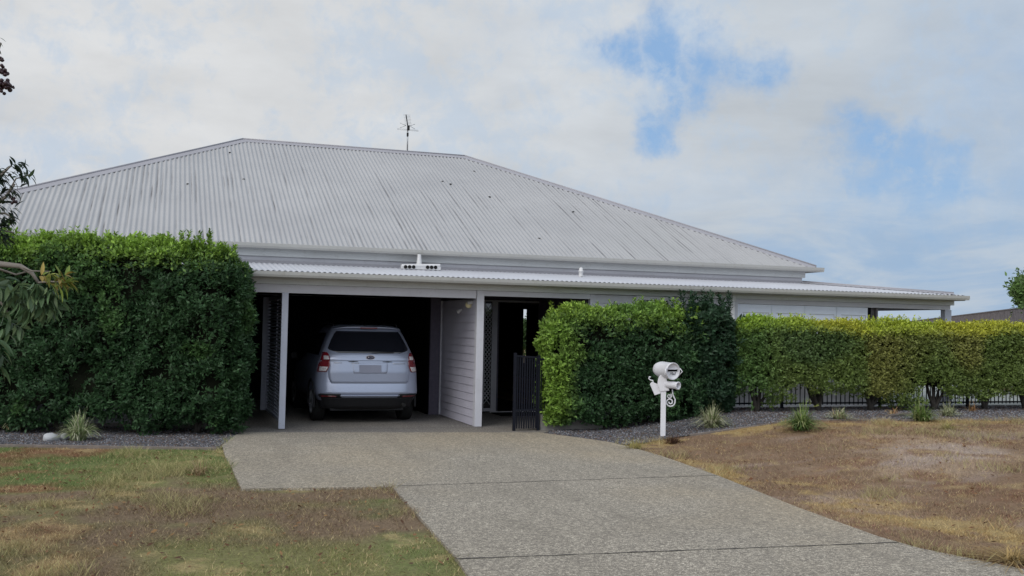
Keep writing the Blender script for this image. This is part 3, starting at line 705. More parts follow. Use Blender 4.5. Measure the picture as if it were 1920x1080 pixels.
# tufts ------------------------------------------------------------
def tuft(px, py, h, spread, nb, cols, label, seed, z=None, name='grass_clump', width=.015, group=None):
    d = ray(px, py); h *= .82
    t = 3.0
    while t < 60:
        P = CP+d*t
        if P.z < float(zt(P.x, P.y)): break
        t += .02
    r = np.random.default_rng(seed); V = []; Fc = []; C = []
    for i in range(nb):
        a = r.uniform(0, 6.283); h_ = h*r.uniform(.5, 1.25); sp = spread*r.uniform(.02, 1.0)**.6*1.2; c = np.array(cols[r.integers(0, len(cols))])*r.uniform(.7, 1.3)
        bx = P.x+r.normal(0, .045); by = P.y+r.normal(0, .045); bz = float(zt(bx, by))-.01; w = width*r.uniform(.6, 1.2)
        sx, sy = -math.sin(a)*w/2, math.cos(a)*w/2; pts = []
        for k in range(5):
            q = k/4; rr = sp*q**1.2; zz__ = h_*(math.sin(min(q*1.9, 2.4)*.95)) if sp > .55*spread else h_*q**.85
            zz__ = h_*(q*1.8-1.35*q*q*min(1.1, sp/spread)); pts.append((bx+math.cos(a)*rr, by+math.sin(a)*rr, bz+zz__))
        b = len(V)
        for k, p in enumerate(pts):
            ww = 1-.7*(k/4)**3; V += [(p[0]+sx*ww, p[1]+sy*ww, p[2]), (p[0]-sx*ww, p[1]-sy*ww, p[2])]; C += [c*(.55+.45*min(1, k/2))]*2 if False else [c, c]
            if k: Fc.append((b+2*k-2, b+2*k-1, b+2*k+1, b+2*k))
    o = fastmesh(name, np.array(V), np.array(Fc), 'blade', None, np.array(C), 4)
    return tag(o, label, 'grass clump', group)
PALE = [(.42,.42,.26),(.30,.34,.18),(.48,.46,.32),(.16,.20,.08)]; GRN = [(.12,.20,.05),(.18,.26,.07),(.30,.33,.14),(.08,.13,.04)]; DRY = [(.42,.33,.19),(.30,.22,.13),(.22,.14,.08)]; ORG = [(.35,.19,.08),(.28,.15,.07),(.4,.28,.14)]
tuft(147, 826, .36, .34, 330, [(.30,.38,.17),(.40,.43,.25),(.20,.27,.12),(.5,.5,.36)], 'pale variegated grass clump beside the white rock', 1)
tuft(22, 808, .42, .42, 190, DRY+PALE[:1], 'thin dry grass clump under the tall left hedge at the photo edge', 2)
tuft(372, 890, .20, .30, 60, DRY, 'dry straw tuft on the green lawn near the corner of the driveway', 3, width=.008)
tuft(1335, 802, .34, .38, 340, PALE, 'pale cream grass clump just right of the white letterbox', 4)
tuft(1503, 806, .34, .40, 420, GRN, 'largest green grass clump, second to the right of the letterbox', 5)
tuft(1573, 787, .20, .30, 200, PALE+DRY[:1], 'small pale dry grass clump just right of the largest green clump', 6)
tuft(1677, 780, .24, .22, 26, ORG, 'sparse orange-brown spiky plant left of the far green grass clump', 7)
tuft(1727, 789, .28, .34, 360, GRN, 'green grass clump farther right with yellow green tips', 8)
tuft(1778, 781, .22, .30, 180, PALE, 'pale spiky grass clump right behind the far green clump', 9)
tuft(1822, 772, .20, .22, 26, ORG, 'small orange-brown spiky plant at the right, in front of the fence', 10)
tuft(1190, 842, .16, .26, 110, [(.34,.30,.10),(.26,.26,.08),(.4,.33,.16)], 'yellow grass tuft on the driveway edge left of the letterbox', 11, width=.008)
tuft(1775, 806, .14, .40, 160, [(.28,.27,.08),(.34,.28,.12)], 'low yellow-green grass tuft over the timber edging at the right', 12, width=.008)
tuft(1900, 1052, .10, .5, 300, [(.40,.28,.12),(.30,.22,.10)], 'thick straw tuft at the driveway edge, bottom right corner', 13, width=.008)

# bed edging, rock, block ------------------------------------------
def edging(pts, label, seed):
    m = MB(); rnd = random.Random(seed)
    for (a, b) in zip(pts[:-1], pts[1:]):
        za = float(zt(*a))-.002+rnd.uniform(-.006, .006); zb = float(zt(*b))-.002+rnd.uniform(-.006, .006)
        m.beam((a[0], a[1], za), (b[0], b[1], zb), .04, .06)
    o = m.build('timber_edging', 'timber', bevel=.006); tag(o, label, 'garden edging')
edging([(2.95,-2.74),(5.05,-2.87),(7.0,-3.06)], 'pale weathered timber edging from the letterbox along the right gravel bed', 3)
edging([(7.05,-3.10),(9.2,-3.33),(13.9,-4.0)], 'dark timber edging at the far right of the gravel bed', 4)
edging([(-12,-.58),(-9,-1.53),(-6.3,-2.25),(-4.82,-2.73)], 'dark thin timber edging between the left lawn and gravel', 5)
tag(MB().beam((7.2,-2.5,float(zt(7.2,-2.5))+.03), (7.75,-2.35,float(zt(7.75,-2.35))+.05), .06, .03).beam((7.5,-2.42,float(zt(7.5,-2.42))+.06), (7.9,-2.5,float(zt(7.9,-2.5))+.07), .03, .025).build('driftwood', 'timber'),
    'short grey pieces of wood lying on the gravel beside the largest green clump', 'wood')
def rock(c, r, label, seed):
    bm = bmesh.new(); bmesh.ops.create_icosphere(bm, subdivisions=3, radius=1)
    for v in bm.verts:
        p = np.array(v.co)*1.3+seed; k = .75+.5*float(fbm(p, seed, 3)); v.co *= k; v.co = Vector((v.co.x*r[0]+c[0], v.co.y*r[1]+c[1], v.co.z*r[2]+c[2]))
    me = bpy.data.meshes.new('rock'); bm.to_mesh(me); bm.free()
    for p in me.polygons: p.use_smooth = True
    return tag(link('rock', me, 'stone'), label, 'rock')
rock((-7.18,-1.30,.05), (.12,.09,.075), 'larger white rock beside the variegated grass clump in the left bed', 3)
rock((-7.0,-1.22,.05), (.06,.05,.06), 'small dark-sided stone between the white rock and the grass clump', 5)
tag(MB().box(.955, 2.2, -.79, -.71, -.05, .335).build('concrete_sleeper', 'concrete', bevel=.008), 'stained concrete block wall end beside the black gate under the hedge', 'retaining wall')

# ------------------------------------------------------------------ house
H = empty('house', (0, 0, 0), 'single storey grey weatherboard house with a pale corrugated hip roof and open carport', 'house')
UL, UR, VG, VB, ZG = -10.45, 8.43, 1.30, 14.40, 3.35
PT = math.tan(math.radians(25.14)); DR = (VB-VG)/2; ZR = ZG+PT*DR; RL, RR_ = UL+DR, UR-DR
VR = VG+DR

def corrugated(name, eave, up_dir, along, ln, topf, pitch, amp, mat, parent, lift=0.0):
    """one corrugated plane: eave start point, unit vector along the eave, vector up the slope per metre of plan run, run length topf(s)"""
    n = int(ln/pitch*6); s = np.linspace(0, ln, n+1); ph = 2*np.pi*s/pitch; hgt = amp*np.cos(ph)
    e = np.array(eave); al = np.array(along); ud = np.array(up_dir); nrm = np.cross(al, ud); nrm /= np.linalg.norm(nrm)
    if nrm[2] < 0: nrm = -nrm
    run = np.array([max(0.001, topf(x)) for x in s])
    A = e+al*s[:, None]+nrm*(hgt+lift)[:, None]; B = A+ud*run[:, None]
    V = np.concatenate([A, B]); i = np.arange(n); m = n+1
    Fc = np.stack([i, i+1, i+1+m, i+m], -1)
    val = np.clip(-np.cos(ph), 0, 1)**1.5
    return fastmesh(name, V, Fc, mat, parent, None, 4, ('valley', np.concatenate([val, val])), True)

roof = None
def hipf(L, D): return lambda s: min(s, L-s, D)
L_ = UR-UL
roof = corrugated('roof', (UL, VG, ZG), (0, 1, PT), (1, 0, 0), L_, hipf(L_, DR), .097, .013, 'roof', H)
def slope_part(*a): o = corrugated(*a); return o
# the other three planes belong to the same roof
corrugated('roof_plane', (UR, VG, ZG), (-1, 0, PT), (0, 1, 0), 2*DR, hipf(2*DR, DR), .097, .013, 'roof', roof)
corrugated('roof_plane', (UR, VB, ZG), (0, -1, PT), (-1, 0, 0), L_, hipf(L_, DR), .097, .013, 'roof', roof)
corrugated('roof_plane', (UL, VB, ZG), (1, 0, PT), (0, -1, 0), 2*DR, hipf(2*DR, DR), .097, .013, 'roof', roof)

def cap(a, b, nA, nB, w=.17, name='ridge_cap', parent=None, lift=.028, cut=1.0):
    """folded metal cap along edge a-b; nA,nB horizontal-ish directions lying down each plane"""
    a = Vector(a); b = Vector(b); m = MB(); up = Vector((0, 0, lift)); t = Vector((0, 0, -.014)); pitch = .097
    rnd = random.Random(2)
    m.tube([a+up*1.1, b+up*1.1], .022, 8)
    for nn in (Vector(nA), Vector(nB)):
        n = max(2, int((b-a).length/pitch/2)*2)*3; V = []; Fc = []
        for i in range(n+1):
            p = a.lerp(b, i/n); k = .5+.5*math.cos(2*math.pi*(i/3)/1.0)
            V += [p+up, p+nn*w+up*.55, p+nn*(w+.004)+up*.55+t*(.4+.9*(i % 3 == 0))]
            if i: q = 3*(i-1); Fc += [(q, q+3, q+4, q+1), (q+1, q+4, q+5, q+2)]
        m.add(V, Fc)
    return m.build(name, 'cap', parent)
dnF = Vector((0, -1, -PT)).normalized(); dnB = Vector((0, 1, -PT)).normalized(); dnR = Vector((1, 0, -PT)).normalized(); dnL = Vector((-1, 0, -PT)).normalized()
def across(edge, nrm, want):                 # direction in a plane, square to the edge
    e = Vector(edge).normalized(); d = e.cross(Vector(nrm)).normalized()
    return d if d.dot(Vector(want)) > 0 else -d
nF, nB_, nR, nL = Vector((0, -PT, 1)).normalized(), Vector((0, PT, 1)).normalized(), Vector((PT, 0, 1)).normalized(), Vector((-PT, 0, 1)).normalized()
pL, pR = Vector((RL, VR, ZR)), Vector((RR_, VR, ZR))
cap(pL, pR, dnF, dnB, parent=roof)
for c, p, n1_, w1, n2_, w2 in (((UR-.05, VG+.05, ZG+.02), pR, nF, dnF, nR, dnR), ((UL+.05, VG+.05, ZG+.02), pL, nF, dnF, nL, dnL),
                               ((UR-.05, VB-.05, ZG+.02), pR, nB_, dnB, nR, dnR), ((UL+.05, VB-.05, ZG+.02), pL, nB_, dnB, nL, dnL)):
    e = Vector(c)-p
    cap(c, p, across(e, n1_, w1), across(e, n2_, w2), name='hip_cap', parent=roof)

def gutter(name, a, b, inward, w=.11, h=.085, parent=H, mat='gutter'):
    """open box gutter with a rolled lip, a-b along its outer top edge, inward = towards the roof"""
    a = Vector(a); b = Vector(b); n = Vector(inward); z = Vector((0, 0, 1)); d = (b-a); t = .012
    prof = [(0, 0), (.004, -h*.55), (.02, -h), (w, -h), (w, -h+t), (.03, -h+t), (.016, -h*.55), (.014, -.012), (.030, -.004), (.030, .008), (0, .010)]
    m = MB(); P = [a+n*x+z*y for x, y in prof]; m.prism(P, d); return m.build(name, mat, parent)
g = .08
gutter('gutter', (UL-g, VG-g, ZG), (UR+g, VG-g, ZG), (0, 1, 0))
gutter('gutter', (UR+g, VG-g+.002, ZG-.001), (UR+g, VB+g, ZG-.001), (-1, 0, 0))
gutter('gutter', (UL-g, VG-g+.002, ZG-.001), (UL-g, VB+g, ZG-.001), (1, 0, 0))
gutter('gutter', (UL-g, VB+g, ZG-.002), (UR+g, VB+g, ZG-.002), (0, -1, 0))

# upper wall band: stepped boards under the main roof
def ringwall(name, x0, x1, y0, y1, z0, z1, t, mat, parent, gap=None):
    m = MB(); m.box(x0, x1, y0, y0+t, z0, z1); m.box(x0, x1, y1-t, y1, z0, z1); m.box(x0, x0+t, y0+t, y1-t, z0, z1); m.box(x1-t, x1, y0+t, y1-t, z0, z1)
    return m.build(name, mat, parent)
ringwall('fascia', UL+.26, UR-.26, VG+.16, VB-.16, 3.13, 3.285, .04, 'fascia', H)
MB().box(UL, UR, VG, VB, 3.287, 3.30).build('soffit', 'soffit', H)
up = ringwall('upper_wall', UL+.31, UR-.31, VG+.215, VB-.215, 2.70, 3.129, .12, 'wall', H)

# verandah roof in front and to the right
LE0, ZE, V1 = -5.5, 2.765, VG+.22
ZT = 3.005
k_ = (ZT-ZE)/(V1+.40)
UE = 10.98; TOPU = UR-.30
kR = (ZT-ZE)/(UE-TOPU)
lowf = lambda s: max(.001, min(V1+.40, (UE-(LE0+s))*(V1+.40)/(UE-TOPU)))
vr = corrugated('verandah_roof', (LE0, -.40, ZE), (0, 1, k_), (1, 0, 0), UE-LE0, lowf, .097, .008, 'roof2', H)
side_f = lambda s: min(s*(UE-TOPU)/(V1+.40), UE-TOPU)
corrugated('roof_plane', (UE, -.40, ZE), (-1, 0, kR), (0, 1, 0), 9.0, side_f, .097, .008, 'roof2', vr)
e = Vector((UE-.1, -.37, ZE+.02))-Vector((TOPU, V1, ZT+.01))
cap(Vector((UE-.22, -.30, ZE+.02)), Vector((TOPU, V1, ZT+.01)), across(e, (0, -k_, 1), (0, -1, 0)), across(e, (kR, 0, 1), (1, 0, 0)), .13, 'hip_cap', vr)
MB().box(LE0, TOPU, V1-.05, V1-.012, ZT-.05, ZT+.045).build('flashing', 'cap', vr)
gutter('gutter', (LE0-.02, -.47, 2.745), (11.05, -.47, 2.745), (0, 1, 0))
gutter('gutter', (11.05, -.468, 2.744), (11.05, 8.7, 2.744), (-1, 0, 0))
MB().box(LE0, 11.0, -.375, V1+.1, 2.648, 2.66).box(TOPU, 10.95, V1+.101, 8.5, 2.648, 2.66).build('soffit', 'soffit', H)
MB().box(LE0, 11.0, -.055, -.018, 2.552, 2.706).box(10.962, 11.0, -.017, 8.4, 2.552, 2.706).build('fascia', 'fascia', H)
# beams
MB().box(LE0, -.083, -.012, .09, 2.40, 2.549).build('carport_beam', 'trim', H)
MB().box(.063, 2.237, -.010, .09, 2.452, 2.549).build('entry_beam', 'trim', H)
MB().box(8.762, 10.93, -.012, .09, 2.452, 2.549).box(10.84, 10.93, .091, 8.4, 2.452, 2.549).build('porch_beam', 'trim', H)
# posts
def post(name, x0, x1, y0, y1, z0, z1, mat='post'):
    o = MB().box(x0, x1, y0, y1, z0, z1).build(name, mat, H, .004); return o
pA = post('carport_post', -3.655, -3.545, -.03, .07, .012, 2.399)
for bx_, bz_ in ((-3.62, .11), (-3.575, .07)): MB().tube([(bx_,-.035,bz_), (bx_,-.028,bz_)], .008, 8).build('bolt', 'metal', pA)
post('wall_end_post', -.072, .068, -.03, .11, .005, 2.549, 'trim')
post('porch_post', 10.78, 10.955, -.02, .12, .33, 2.449)
post('porch_post', 10.78, 10.93, 8.2, 8.34, .33, 2.449)

# weatherboard wall helper: boards laid on a plane, each lapping the one below
def boards(m, p0, p1, z0, z1, out, bh=.154, t=.012):
    p0 = Vector(p0); p1 = Vector(p1); o = Vector(out); n = max(1, round((z1-z0)/bh)); bh = (z1-z0)/n; d = p1-p0
    for i in range(n):
        a = z0+i*bh; b = a+bh
        b -= .010
        P = [p0+o*(t*1.9)+Vector((0, 0, a)), p0+o*.002+Vector((0, 0, a)), p0+o*.002+Vector((0, 0, b)), p0+o*t*.9+Vector((0, 0, b))]
        # a shadow groove: bottom edge stands proud of the board below
        m.prism(P, d)
        q = p0+o*.0005; 
    return m
def wallpanel(name, p0, p1, z0, z1, out, mat, thick=.10, parent=H, bh=.154):
    m = MB(); boards(m, p0, p1, z0, z1, out, bh)
    p0 = Vector((*p0[:2], 0)); p1 = Vector((*p1[:2], 0)); o = Vector(out)
    a = Vector((p0.x, p0.y, z0)); b = Vector((p1.x, p1.y, z0))
    m.prism([a, b, b-o*thick, a-o*thick], (0, 0, z1-z0))
    return m.build(name, mat, parent)
# carport side wall (faces the carport), its return and dark inside
wallpanel('carport_side_wall', (-.045, .111, 0), (-.045, 2.53, 0), .01, 2.399, (-1, 0, 0), 'wall_side', .08)
MB().box(-.085, -.045, 2.531, 2.575, .01, 2.399).build('corner_trim', 'trim', H)
MB().box(-.30, -.086, 2.56, 2.62, .005, 2.549).build('nib_wall', 'dark_wall', H)
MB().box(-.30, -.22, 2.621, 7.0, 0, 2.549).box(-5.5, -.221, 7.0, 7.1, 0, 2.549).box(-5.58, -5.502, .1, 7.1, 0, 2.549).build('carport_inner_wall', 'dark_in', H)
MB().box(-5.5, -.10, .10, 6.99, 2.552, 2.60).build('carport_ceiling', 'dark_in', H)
# entry: wall at the back of the porch with lattice sidelight and open door
VD = 3.0
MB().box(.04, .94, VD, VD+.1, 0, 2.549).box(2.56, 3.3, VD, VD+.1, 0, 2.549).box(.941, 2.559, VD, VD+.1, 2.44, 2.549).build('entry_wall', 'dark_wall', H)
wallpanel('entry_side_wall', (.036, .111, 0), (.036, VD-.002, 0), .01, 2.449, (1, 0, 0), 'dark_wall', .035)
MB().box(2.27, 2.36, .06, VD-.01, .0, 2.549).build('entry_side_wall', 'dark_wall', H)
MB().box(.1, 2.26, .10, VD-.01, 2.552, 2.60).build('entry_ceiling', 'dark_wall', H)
df = MB().box(.945, 1.02, VD-.06, VD-.004, .03, 2.42).box(1.18, 1.305, VD-.06, VD-.004, .0, 2.42).box(2.46, 2.55, VD-.06, VD-.004, .0, 2.42).box(.945, 2.55, VD-.062, VD-.004, 2.421, 2.46).box(1.021, 1.179, VD-.058, VD-.004, .03, .10).box(1.306, 2.459, VD-.055, VD-.004, .004, .03)
dfo = df.build('door_frame', 'trim', H, .004)
lat = MB()
x0, x1, z0, z1 = 1.02, 1.18, .10, 2.42; st = .095
zz0 = z0-.3
while zz0 < z1+.3:
    for sg in (1, -1):
        a = Vector((x0, VD-.03, zz0)); b = Vector((x1, VD-.03, zz0+sg*(x1-x0)*1.25))
        if min(a.z, b.z) > z0-.005 and max(a.z, b.z) < z1+.005: lat.beam(a, b, .012, .006, Vector((0, 1, 0)))
    zz0 += st
lat.build('lattice', 'white', dfo)
MB().box(x0, x1, VD-.020, VD-.012, z0, z1).build('glass_pane', 'glass', dfo)
MB().box(1.31, 1.345, VD-.05, VD-.010, .035, 2.41).build('door_edge', 'dark_wall', dfo)
# hall behind the door, with a narrow window at its far end
hv = 13.0
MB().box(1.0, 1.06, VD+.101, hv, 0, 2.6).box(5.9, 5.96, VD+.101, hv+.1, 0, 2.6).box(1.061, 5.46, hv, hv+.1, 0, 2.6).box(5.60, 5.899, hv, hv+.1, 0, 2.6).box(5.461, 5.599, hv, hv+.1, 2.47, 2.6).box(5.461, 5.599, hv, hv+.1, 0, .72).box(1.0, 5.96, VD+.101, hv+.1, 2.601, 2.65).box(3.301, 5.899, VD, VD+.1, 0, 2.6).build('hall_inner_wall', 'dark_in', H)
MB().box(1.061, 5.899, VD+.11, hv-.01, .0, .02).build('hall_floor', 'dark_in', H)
wfr = MB().box(5.455, 5.605, hv+.101, hv+.13, 1.36, 1.39).build('hall_window_rail', 'trim', H)
post('entry_post', 2.238, 2.335, -.012, .10, .0, 2.549, 'trim')
# front wall with window
wx0, wx1, wz1, wz0 = 3.31, 3.95, 2.47, 1.3
GB = .20
wallpanel('front_wall', (2.336, .03, 0), (3.23, .03, 0), GB, 2.549, (0, -1, 0), 'wall', .1, bh=.168)
wallpanel('front_wall', (4.03, .03, 0), (5.50, .03, 0), GB, 2.549, (0, -1, 0), 'wall', .1, bh=.168)
wallpanel('front_wall', (3.232, .03, 0), (4.028, .03, 0), GB, 1.22, (0, -1, 0), 'wall', .1, bh=.17)
wf = MB().box(3.232, 3.30, 0, .10, 1.22, 2.545).box(3.96, 4.028, 0, .10, 1.22, 2.545).box(3.301, 3.959, 0, .10, 2.465, 2.545).box(3.301, 3.959, -.02, .10, 1.22, 1.30).box(3.61, 3.65, .02, .08, 1.301, 2.464).build('window', 'white', H, .004)
MB().box(3.301, 3.959, .045, .055, 1.301, 2.464).build('pane', 'glass', wf)
wl = MB()
for i in range(5):
    for sg in (1, -1):
        for c0 in (3.301, 3.651):
            wl.beam((c0+.002, .035, 1.5+i*.19), (c0+.30, .035, 1.5+i*.19+sg*.19), .010, .005, Vector((0, 1, 0)))
wl.build('lattice', 'white', wf)
# downpipe with rain head
dp = MB().tube([(5.36, -.075, .3), (5.36, -.075, 2.50)], .055, 14).lathe((5.375, -.075, 2.50), (0, 0, 1), [(0, .056), (.02, .062), (.10, .050), (.165, .045)], 16)
dp.build('downpipe', 'pvc', H)
post('pilaster', 5.44, 5.515, -.03, .09, .2, 2.549, 'trim')
# shutters
SX0, SX1, SZ1, SZ0 = 5.53, 8.74, 2.445, .42
MB().box(5.517, 8.76, -.012, .06, 2.452, 2.549).build('shutter_head', 'trim', H)
npan = 4; pw = (SX1-SX0)/npan
for i in range(npan):
    a = SX0+i*pw+.004; b = a+pw-.008
    m = MB().box(a, b, .004, .045, SZ0, SZ1)
    for zz1 in np.arange(SZ0+.10, SZ1-.01, .088): m.box(a+.03, b-.03, -.003, .0035, zz1, zz1+.076)
    po = m.build('shutter_panel', 'shutter', H)
    fr = MB(); ia, ib, iz = a+.11, b-.06, 2.27
    for q0, q1, r0, r1 in ((ia, ib, iz, iz+.012), (ib-.010, ib, SZ0+.05, iz-.001)): fr.box(q0, q1, -.0105, -.0035, r0, r1)
    fr.build('louvre_frame', plainmat if False else 'soffit', po)
    lv = MB(); z_ = SZ0+.06
    while z_ < iz-.08:
        V = [(ia, -.012, z_), (ib-.012, -.012, z_), (ib-.012, -.004, z_+.080), (ia, -.004, z_+.080)]; lv.prism(V, (0, .006, .004)); z_ += .088
    lv.build('louvre', 'shutter', po)
MB().box(8.745, 8.83, .02, .30, .33, 2.449).build('return_wall', 'dark_in', H)
MB().box(8.831, 9.04, .12, .32, .33, 2.449).box(8.995, 9.04, .05, .119, .33, 2.449).build('return_wall', 'return', H)
MB().box(2.36, 8.74, -.045, -.016, .30, .86).build('bright_panel', 'paving', H)  # white panel added in front of the shutters for the bright pool surround
# body of the house behind
MB().box(6.0, 7.98, .35, 8, -.1, 2.64).box(-9.9, -9.6, 7.2, 13.9, 0, 2.64).box(-9.6, 5.45, 13.8, 13.9, -.1, 2.64).box(6.15, 7.98, 13.8, 13.9, -.1, 2.64).box(7.88, 7.98, 8.01, 13.8, -.1, 2.64).box(-9.9, -5.59, 1.55, 1.65, 0, 2.69).box(-9.9, -9.61, 1.651, 7.19, 0, 2.64).build('outer_wall', 'wall', H)
# slatted screen in the carport
scr = MB().box(-3.625, -3.575, 2.82, 2.93, .10, 2.39).box(-3.72, -3.626, 2.86, 2.93, .10, 2.39).box(-3.62, -3.58, .071, .11, .10, 2.39).box(-3.618, -3.582, .111, 2.819, .10, .16).box(-3.618, -3.582, .111, 2.819, 2.33, 2.39)
so_ = scr.build('slatted_screen', 'post', H)
sl_ = MB(); z_ = .19
while z_ < 2.31: sl_.box(-3.612, -3.588, .111, 2.819, z_, z_+.036); z_ += .066
sl_.box(-3.586, -3.572, 1.42, 1.48, .161, 2.329)
sl_.build('slat', 'post', so_)
# lights on the carport wall
MB().lathe((-.06, .50, 2.30), (-.45, -.85, -.15), [(0, .02), (.03, .04), (.06, .058), (.10, .066), (.125, .052), (.135, .0)], 20).build('wall_lamp', 'lampglass', H)
MB().box(-.10, -.06, .28, .36, 2.30, 2.36).lathe((-.10, .32, 2.33), (-1, -.6, -.2), [(0, .03), (.06, .035), (.062, 0)], 12).build('sensor', 'pvc', H)
MB().lathe((-.06, 1.05, 2.20), (-1, 0, -.6), [(0, .02), (.05, .03), (.10, .045), (.11, .0)], 14).build('wall_lamp', 'pvc', H)
# flue pipe with six ports, cowl
fl = MB().tube([(-1.27, 1.14, 3.015), (-.50, 1.14, 3.05)], .045, 12).box(-1.28, -.49, 1.10, 1.18, 2.965, 3.035).lathe((-.90, 1.22, 3.07), (0, 0, 1), [(0, .06), (.05, .05), (.16, .038), (.2, .038)], 14)
flo = fl.build('vent_manifold', 'pvc', H, .003)
for x in (-1.20, -1.12, -1.04, -.76, -.68, -.60):
    MB().lathe((x, 1.101, 3.005+(x+1.27)*.02), (0, -1, 0), [(0, .034), (.012, .036), (.013, .026), (.006, .024), (.006, 0)], 14).build('port', 'rubber', flo)
MB().lathe((2.43, .95, 2.93), (0, 0, 1), [(0, .05), (.03, .045), (.10, .045), (.11, .055), (.13, .055), (.135, .04), (.18, .038), (.20, .0)], 14).build('roof_vent', 'pvc', H)
MB().lathe((2.43, .95, 2.912), (0, 0, 1), [(0, .10), (.015, .085), (.03, .0)], 14).build('flashing', 'rubber', H)
# loose screw caps / lifted laps on the roof
rn = random.Random(4)
for (px, py) in ((431, 287), (457, 337), (830, 341), (889, 322), (845, 346), (1075, 398), (1011, 448), (918, 370), (352, 346)):
    d = ray(px, py); t = (ZG+PT*(CP.y-VG)-CP.z)/(d.z-PT*d.y); P = CP+d*t
    MB().box(P.x-.025, P.x+.025, P.y-.012, P.y+.012, P.z+.0, P.z+.024).build('roof_clip', 'rubber', roof)
# antenna (fixed to the ridge)
an = MB(); ax, ay, az = .31, VR+.02, ZR-.1
an.tube([(ax, ay, az), (ax-.01, ay, 7.12)], .018, 8)
ao = an.build('antenna', 'metal', H)
b = Vector((ax-.01, ay, 7.10))
MB().obox(b+Vector((.015, -.02, -.02)), Vector((1,0,0)), Vector((0,1,0)), Vector((0,0,1)), .03, .03, .06).build('bracket', 'plastic', ao)
MB().obox(b+Vector((.0, -.02, -.2)), Vector((1,0,0)), Vector((0,1,0)), Vector((0,0,1)), .022, .022, .045).build('bracket', 'plastic', ao)
bo = MB().beam(b+Vector((0, -.02, .02)), b+Vector((-.13, -.35, .25)), .022, .022)
bo.build('boom', 'plastic', ao)
el = MB()
for i in range(9):
    p = b+Vector((0, -.02, .02)).lerp(Vector((-.13, -.35, .25)), i/8)
    if i: el.tube([p+Vector((-.07, .0, 0)), p+Vector((.11, 0, 0))], .0035, 5)
for sg in (1, -1):
    for u in (1, -1): el.tube([b+Vector((sg*.05, -.02, .035)), b+Vector((sg*.12, 0, .035+u*.03)), b+Vector((sg*.2, .02, .035+u*.065))], .006, 6)
for dz in (-.06, -.085): el.tube([b+Vector((-.28, 0, dz)), b+Vector((.29, 0, dz))], .004, 5)
el.build('element', 'metal', ao)
tag(MB().box(1.15, 2.5, 2.10, 2.80, .003, .022).build('door_mat', 'mat', None, .004), 'black door mat on the entry slab in front of the open door', 'door mat')

# ------------------------------------------------------------------ gate and pool fence
G = empty('gate', (.44, -.8, 0), 'black metal picket gate standing at the entry beside the green hedge', 'gate')
MB().box(.415, .462, -.83, -.78, .0, 1.41).build('gate_post', 'black_metal', G)
MB().box(.878, .918, -.83, -.79, .0, 1.37).build('gate_post', 'black_metal', G)
def slant(x0, x1, za, zb, h, y0=-.82, y1=-.79): return [(x0, y0, za), (x1, y0, zb), (x1, y0, zb+h), (x0, y0, za+h)], (0, y1-y0, 0)
P, d_ = slant(.463, .877, 1.335, 1.31, .035); MB().prism(P, d_).build('gate_rail', 'black_metal', G)
MB().box(.463, .877, -.82, -.79, .36, .39).build('gate_rail', 'black_metal', G)
x = .478
while x < .87:
    MB().box(x, x+.026, -.812, -.798, .04 if True else 0, 1.333-(x-.463)*.06).build('picket', 'black_metal', G); x += .046
G2 = MB().box(.92, 2.2, -.822, -.79, 1.28, 1.315).box(.92, 2.2, -.822, -.79, .36, .39)
xx = .945
while xx < 2.18: G2.box(xx, xx+.016, -.812, -.798, .30, 1.279); xx += .075
g2 = G2.build('picket_fence', 'black_metal'); tag(g2, 'black picket fence panel between the gate and the hedge', 'fence')

def fence_panel(parent, a, b, z0, z1, sp=.105):
    a = Vector(a); b = Vector(b); d = (b-a); L = d.length; d.normalize(); m = MB(); s = Vector((-d.y, d.x, 0))
    for z in (z0+.04, z1-.04): m.obox((a+b)/2+Vector((0, 0, z)), d, s, Vector((0, 0, 1)), L/2-.026, .013, .016)
    n = int(L/sp)
    for i in range(1, n): m.obox(a+d*(i*L/n)+Vector((0, 0, (z0+z1)/2)), d, s, Vector((0, 0, 1)), .008, .007, (z1-z0)/2-.003)
    m.build('fence_panel', 'black_metal', parent)
    MB().obox(a+Vector((0, 0, (z0+z1)/2)), d, s, Vector((0, 0, 1)), .025, .025, (z1-z0)/2+.06).build('post', 'black_metal', parent)
PF = empty('pool_fence', (4.3, -.45, .33), 'black metal pool fence showing between the trunks under the golden hedge', 'fence')
pts = [(3.9, -.45), (6.3, -.45), (8.7, -.45), (11.0, -.45), (13.4, -.40)]
for a, b_ in zip(pts[:-1], pts[1:]): fence_panel(PF, (*a, 0), (*b_, 0), .40, 1.55)

# neighbour's timber fence running away on the right
NF = empty('timber_fence', (18.8, 5.6, 0), 'old grey timber fence with a thick top rail running downhill behind the golden hedge', 'fence')
fa = Vector((15.2, .5, 0)); fb = Vector((43.2, 40.3, 0)); fd = (fb-fa).normalized(); fs = Vector((-fd.y, fd.x, 0)); FL = (fb-fa).length
MB().obox((fa+fb)/2+Vector((0, 0, 2.64)), fd, fs, Vector((0, 0, 1)), FL/2, .03, .105).build('top_rail', 'fencewood', NF)
MB().obox((fa+fb)/2+Vector((0, 0, 2.765)), fd, fs, Vector((0, 0, 1)), FL/2, .07, .018).build('capping', 'fencewood', NF)
pal = MB(); s = 0; rn = random.Random(9)
while s < FL-.2:
    w = .09; p = fa+fd*(s+w/2)+fs*(.045+rn.uniform(0, .006))
    pal.obox(p+Vector((0, 0, 1.36)), fd, fs, Vector((0, 0, 1)), w/2, .008, 1.38); s += w+rn.uniform(.003, .012)
pal.build('palings', 'fencewood', NF)

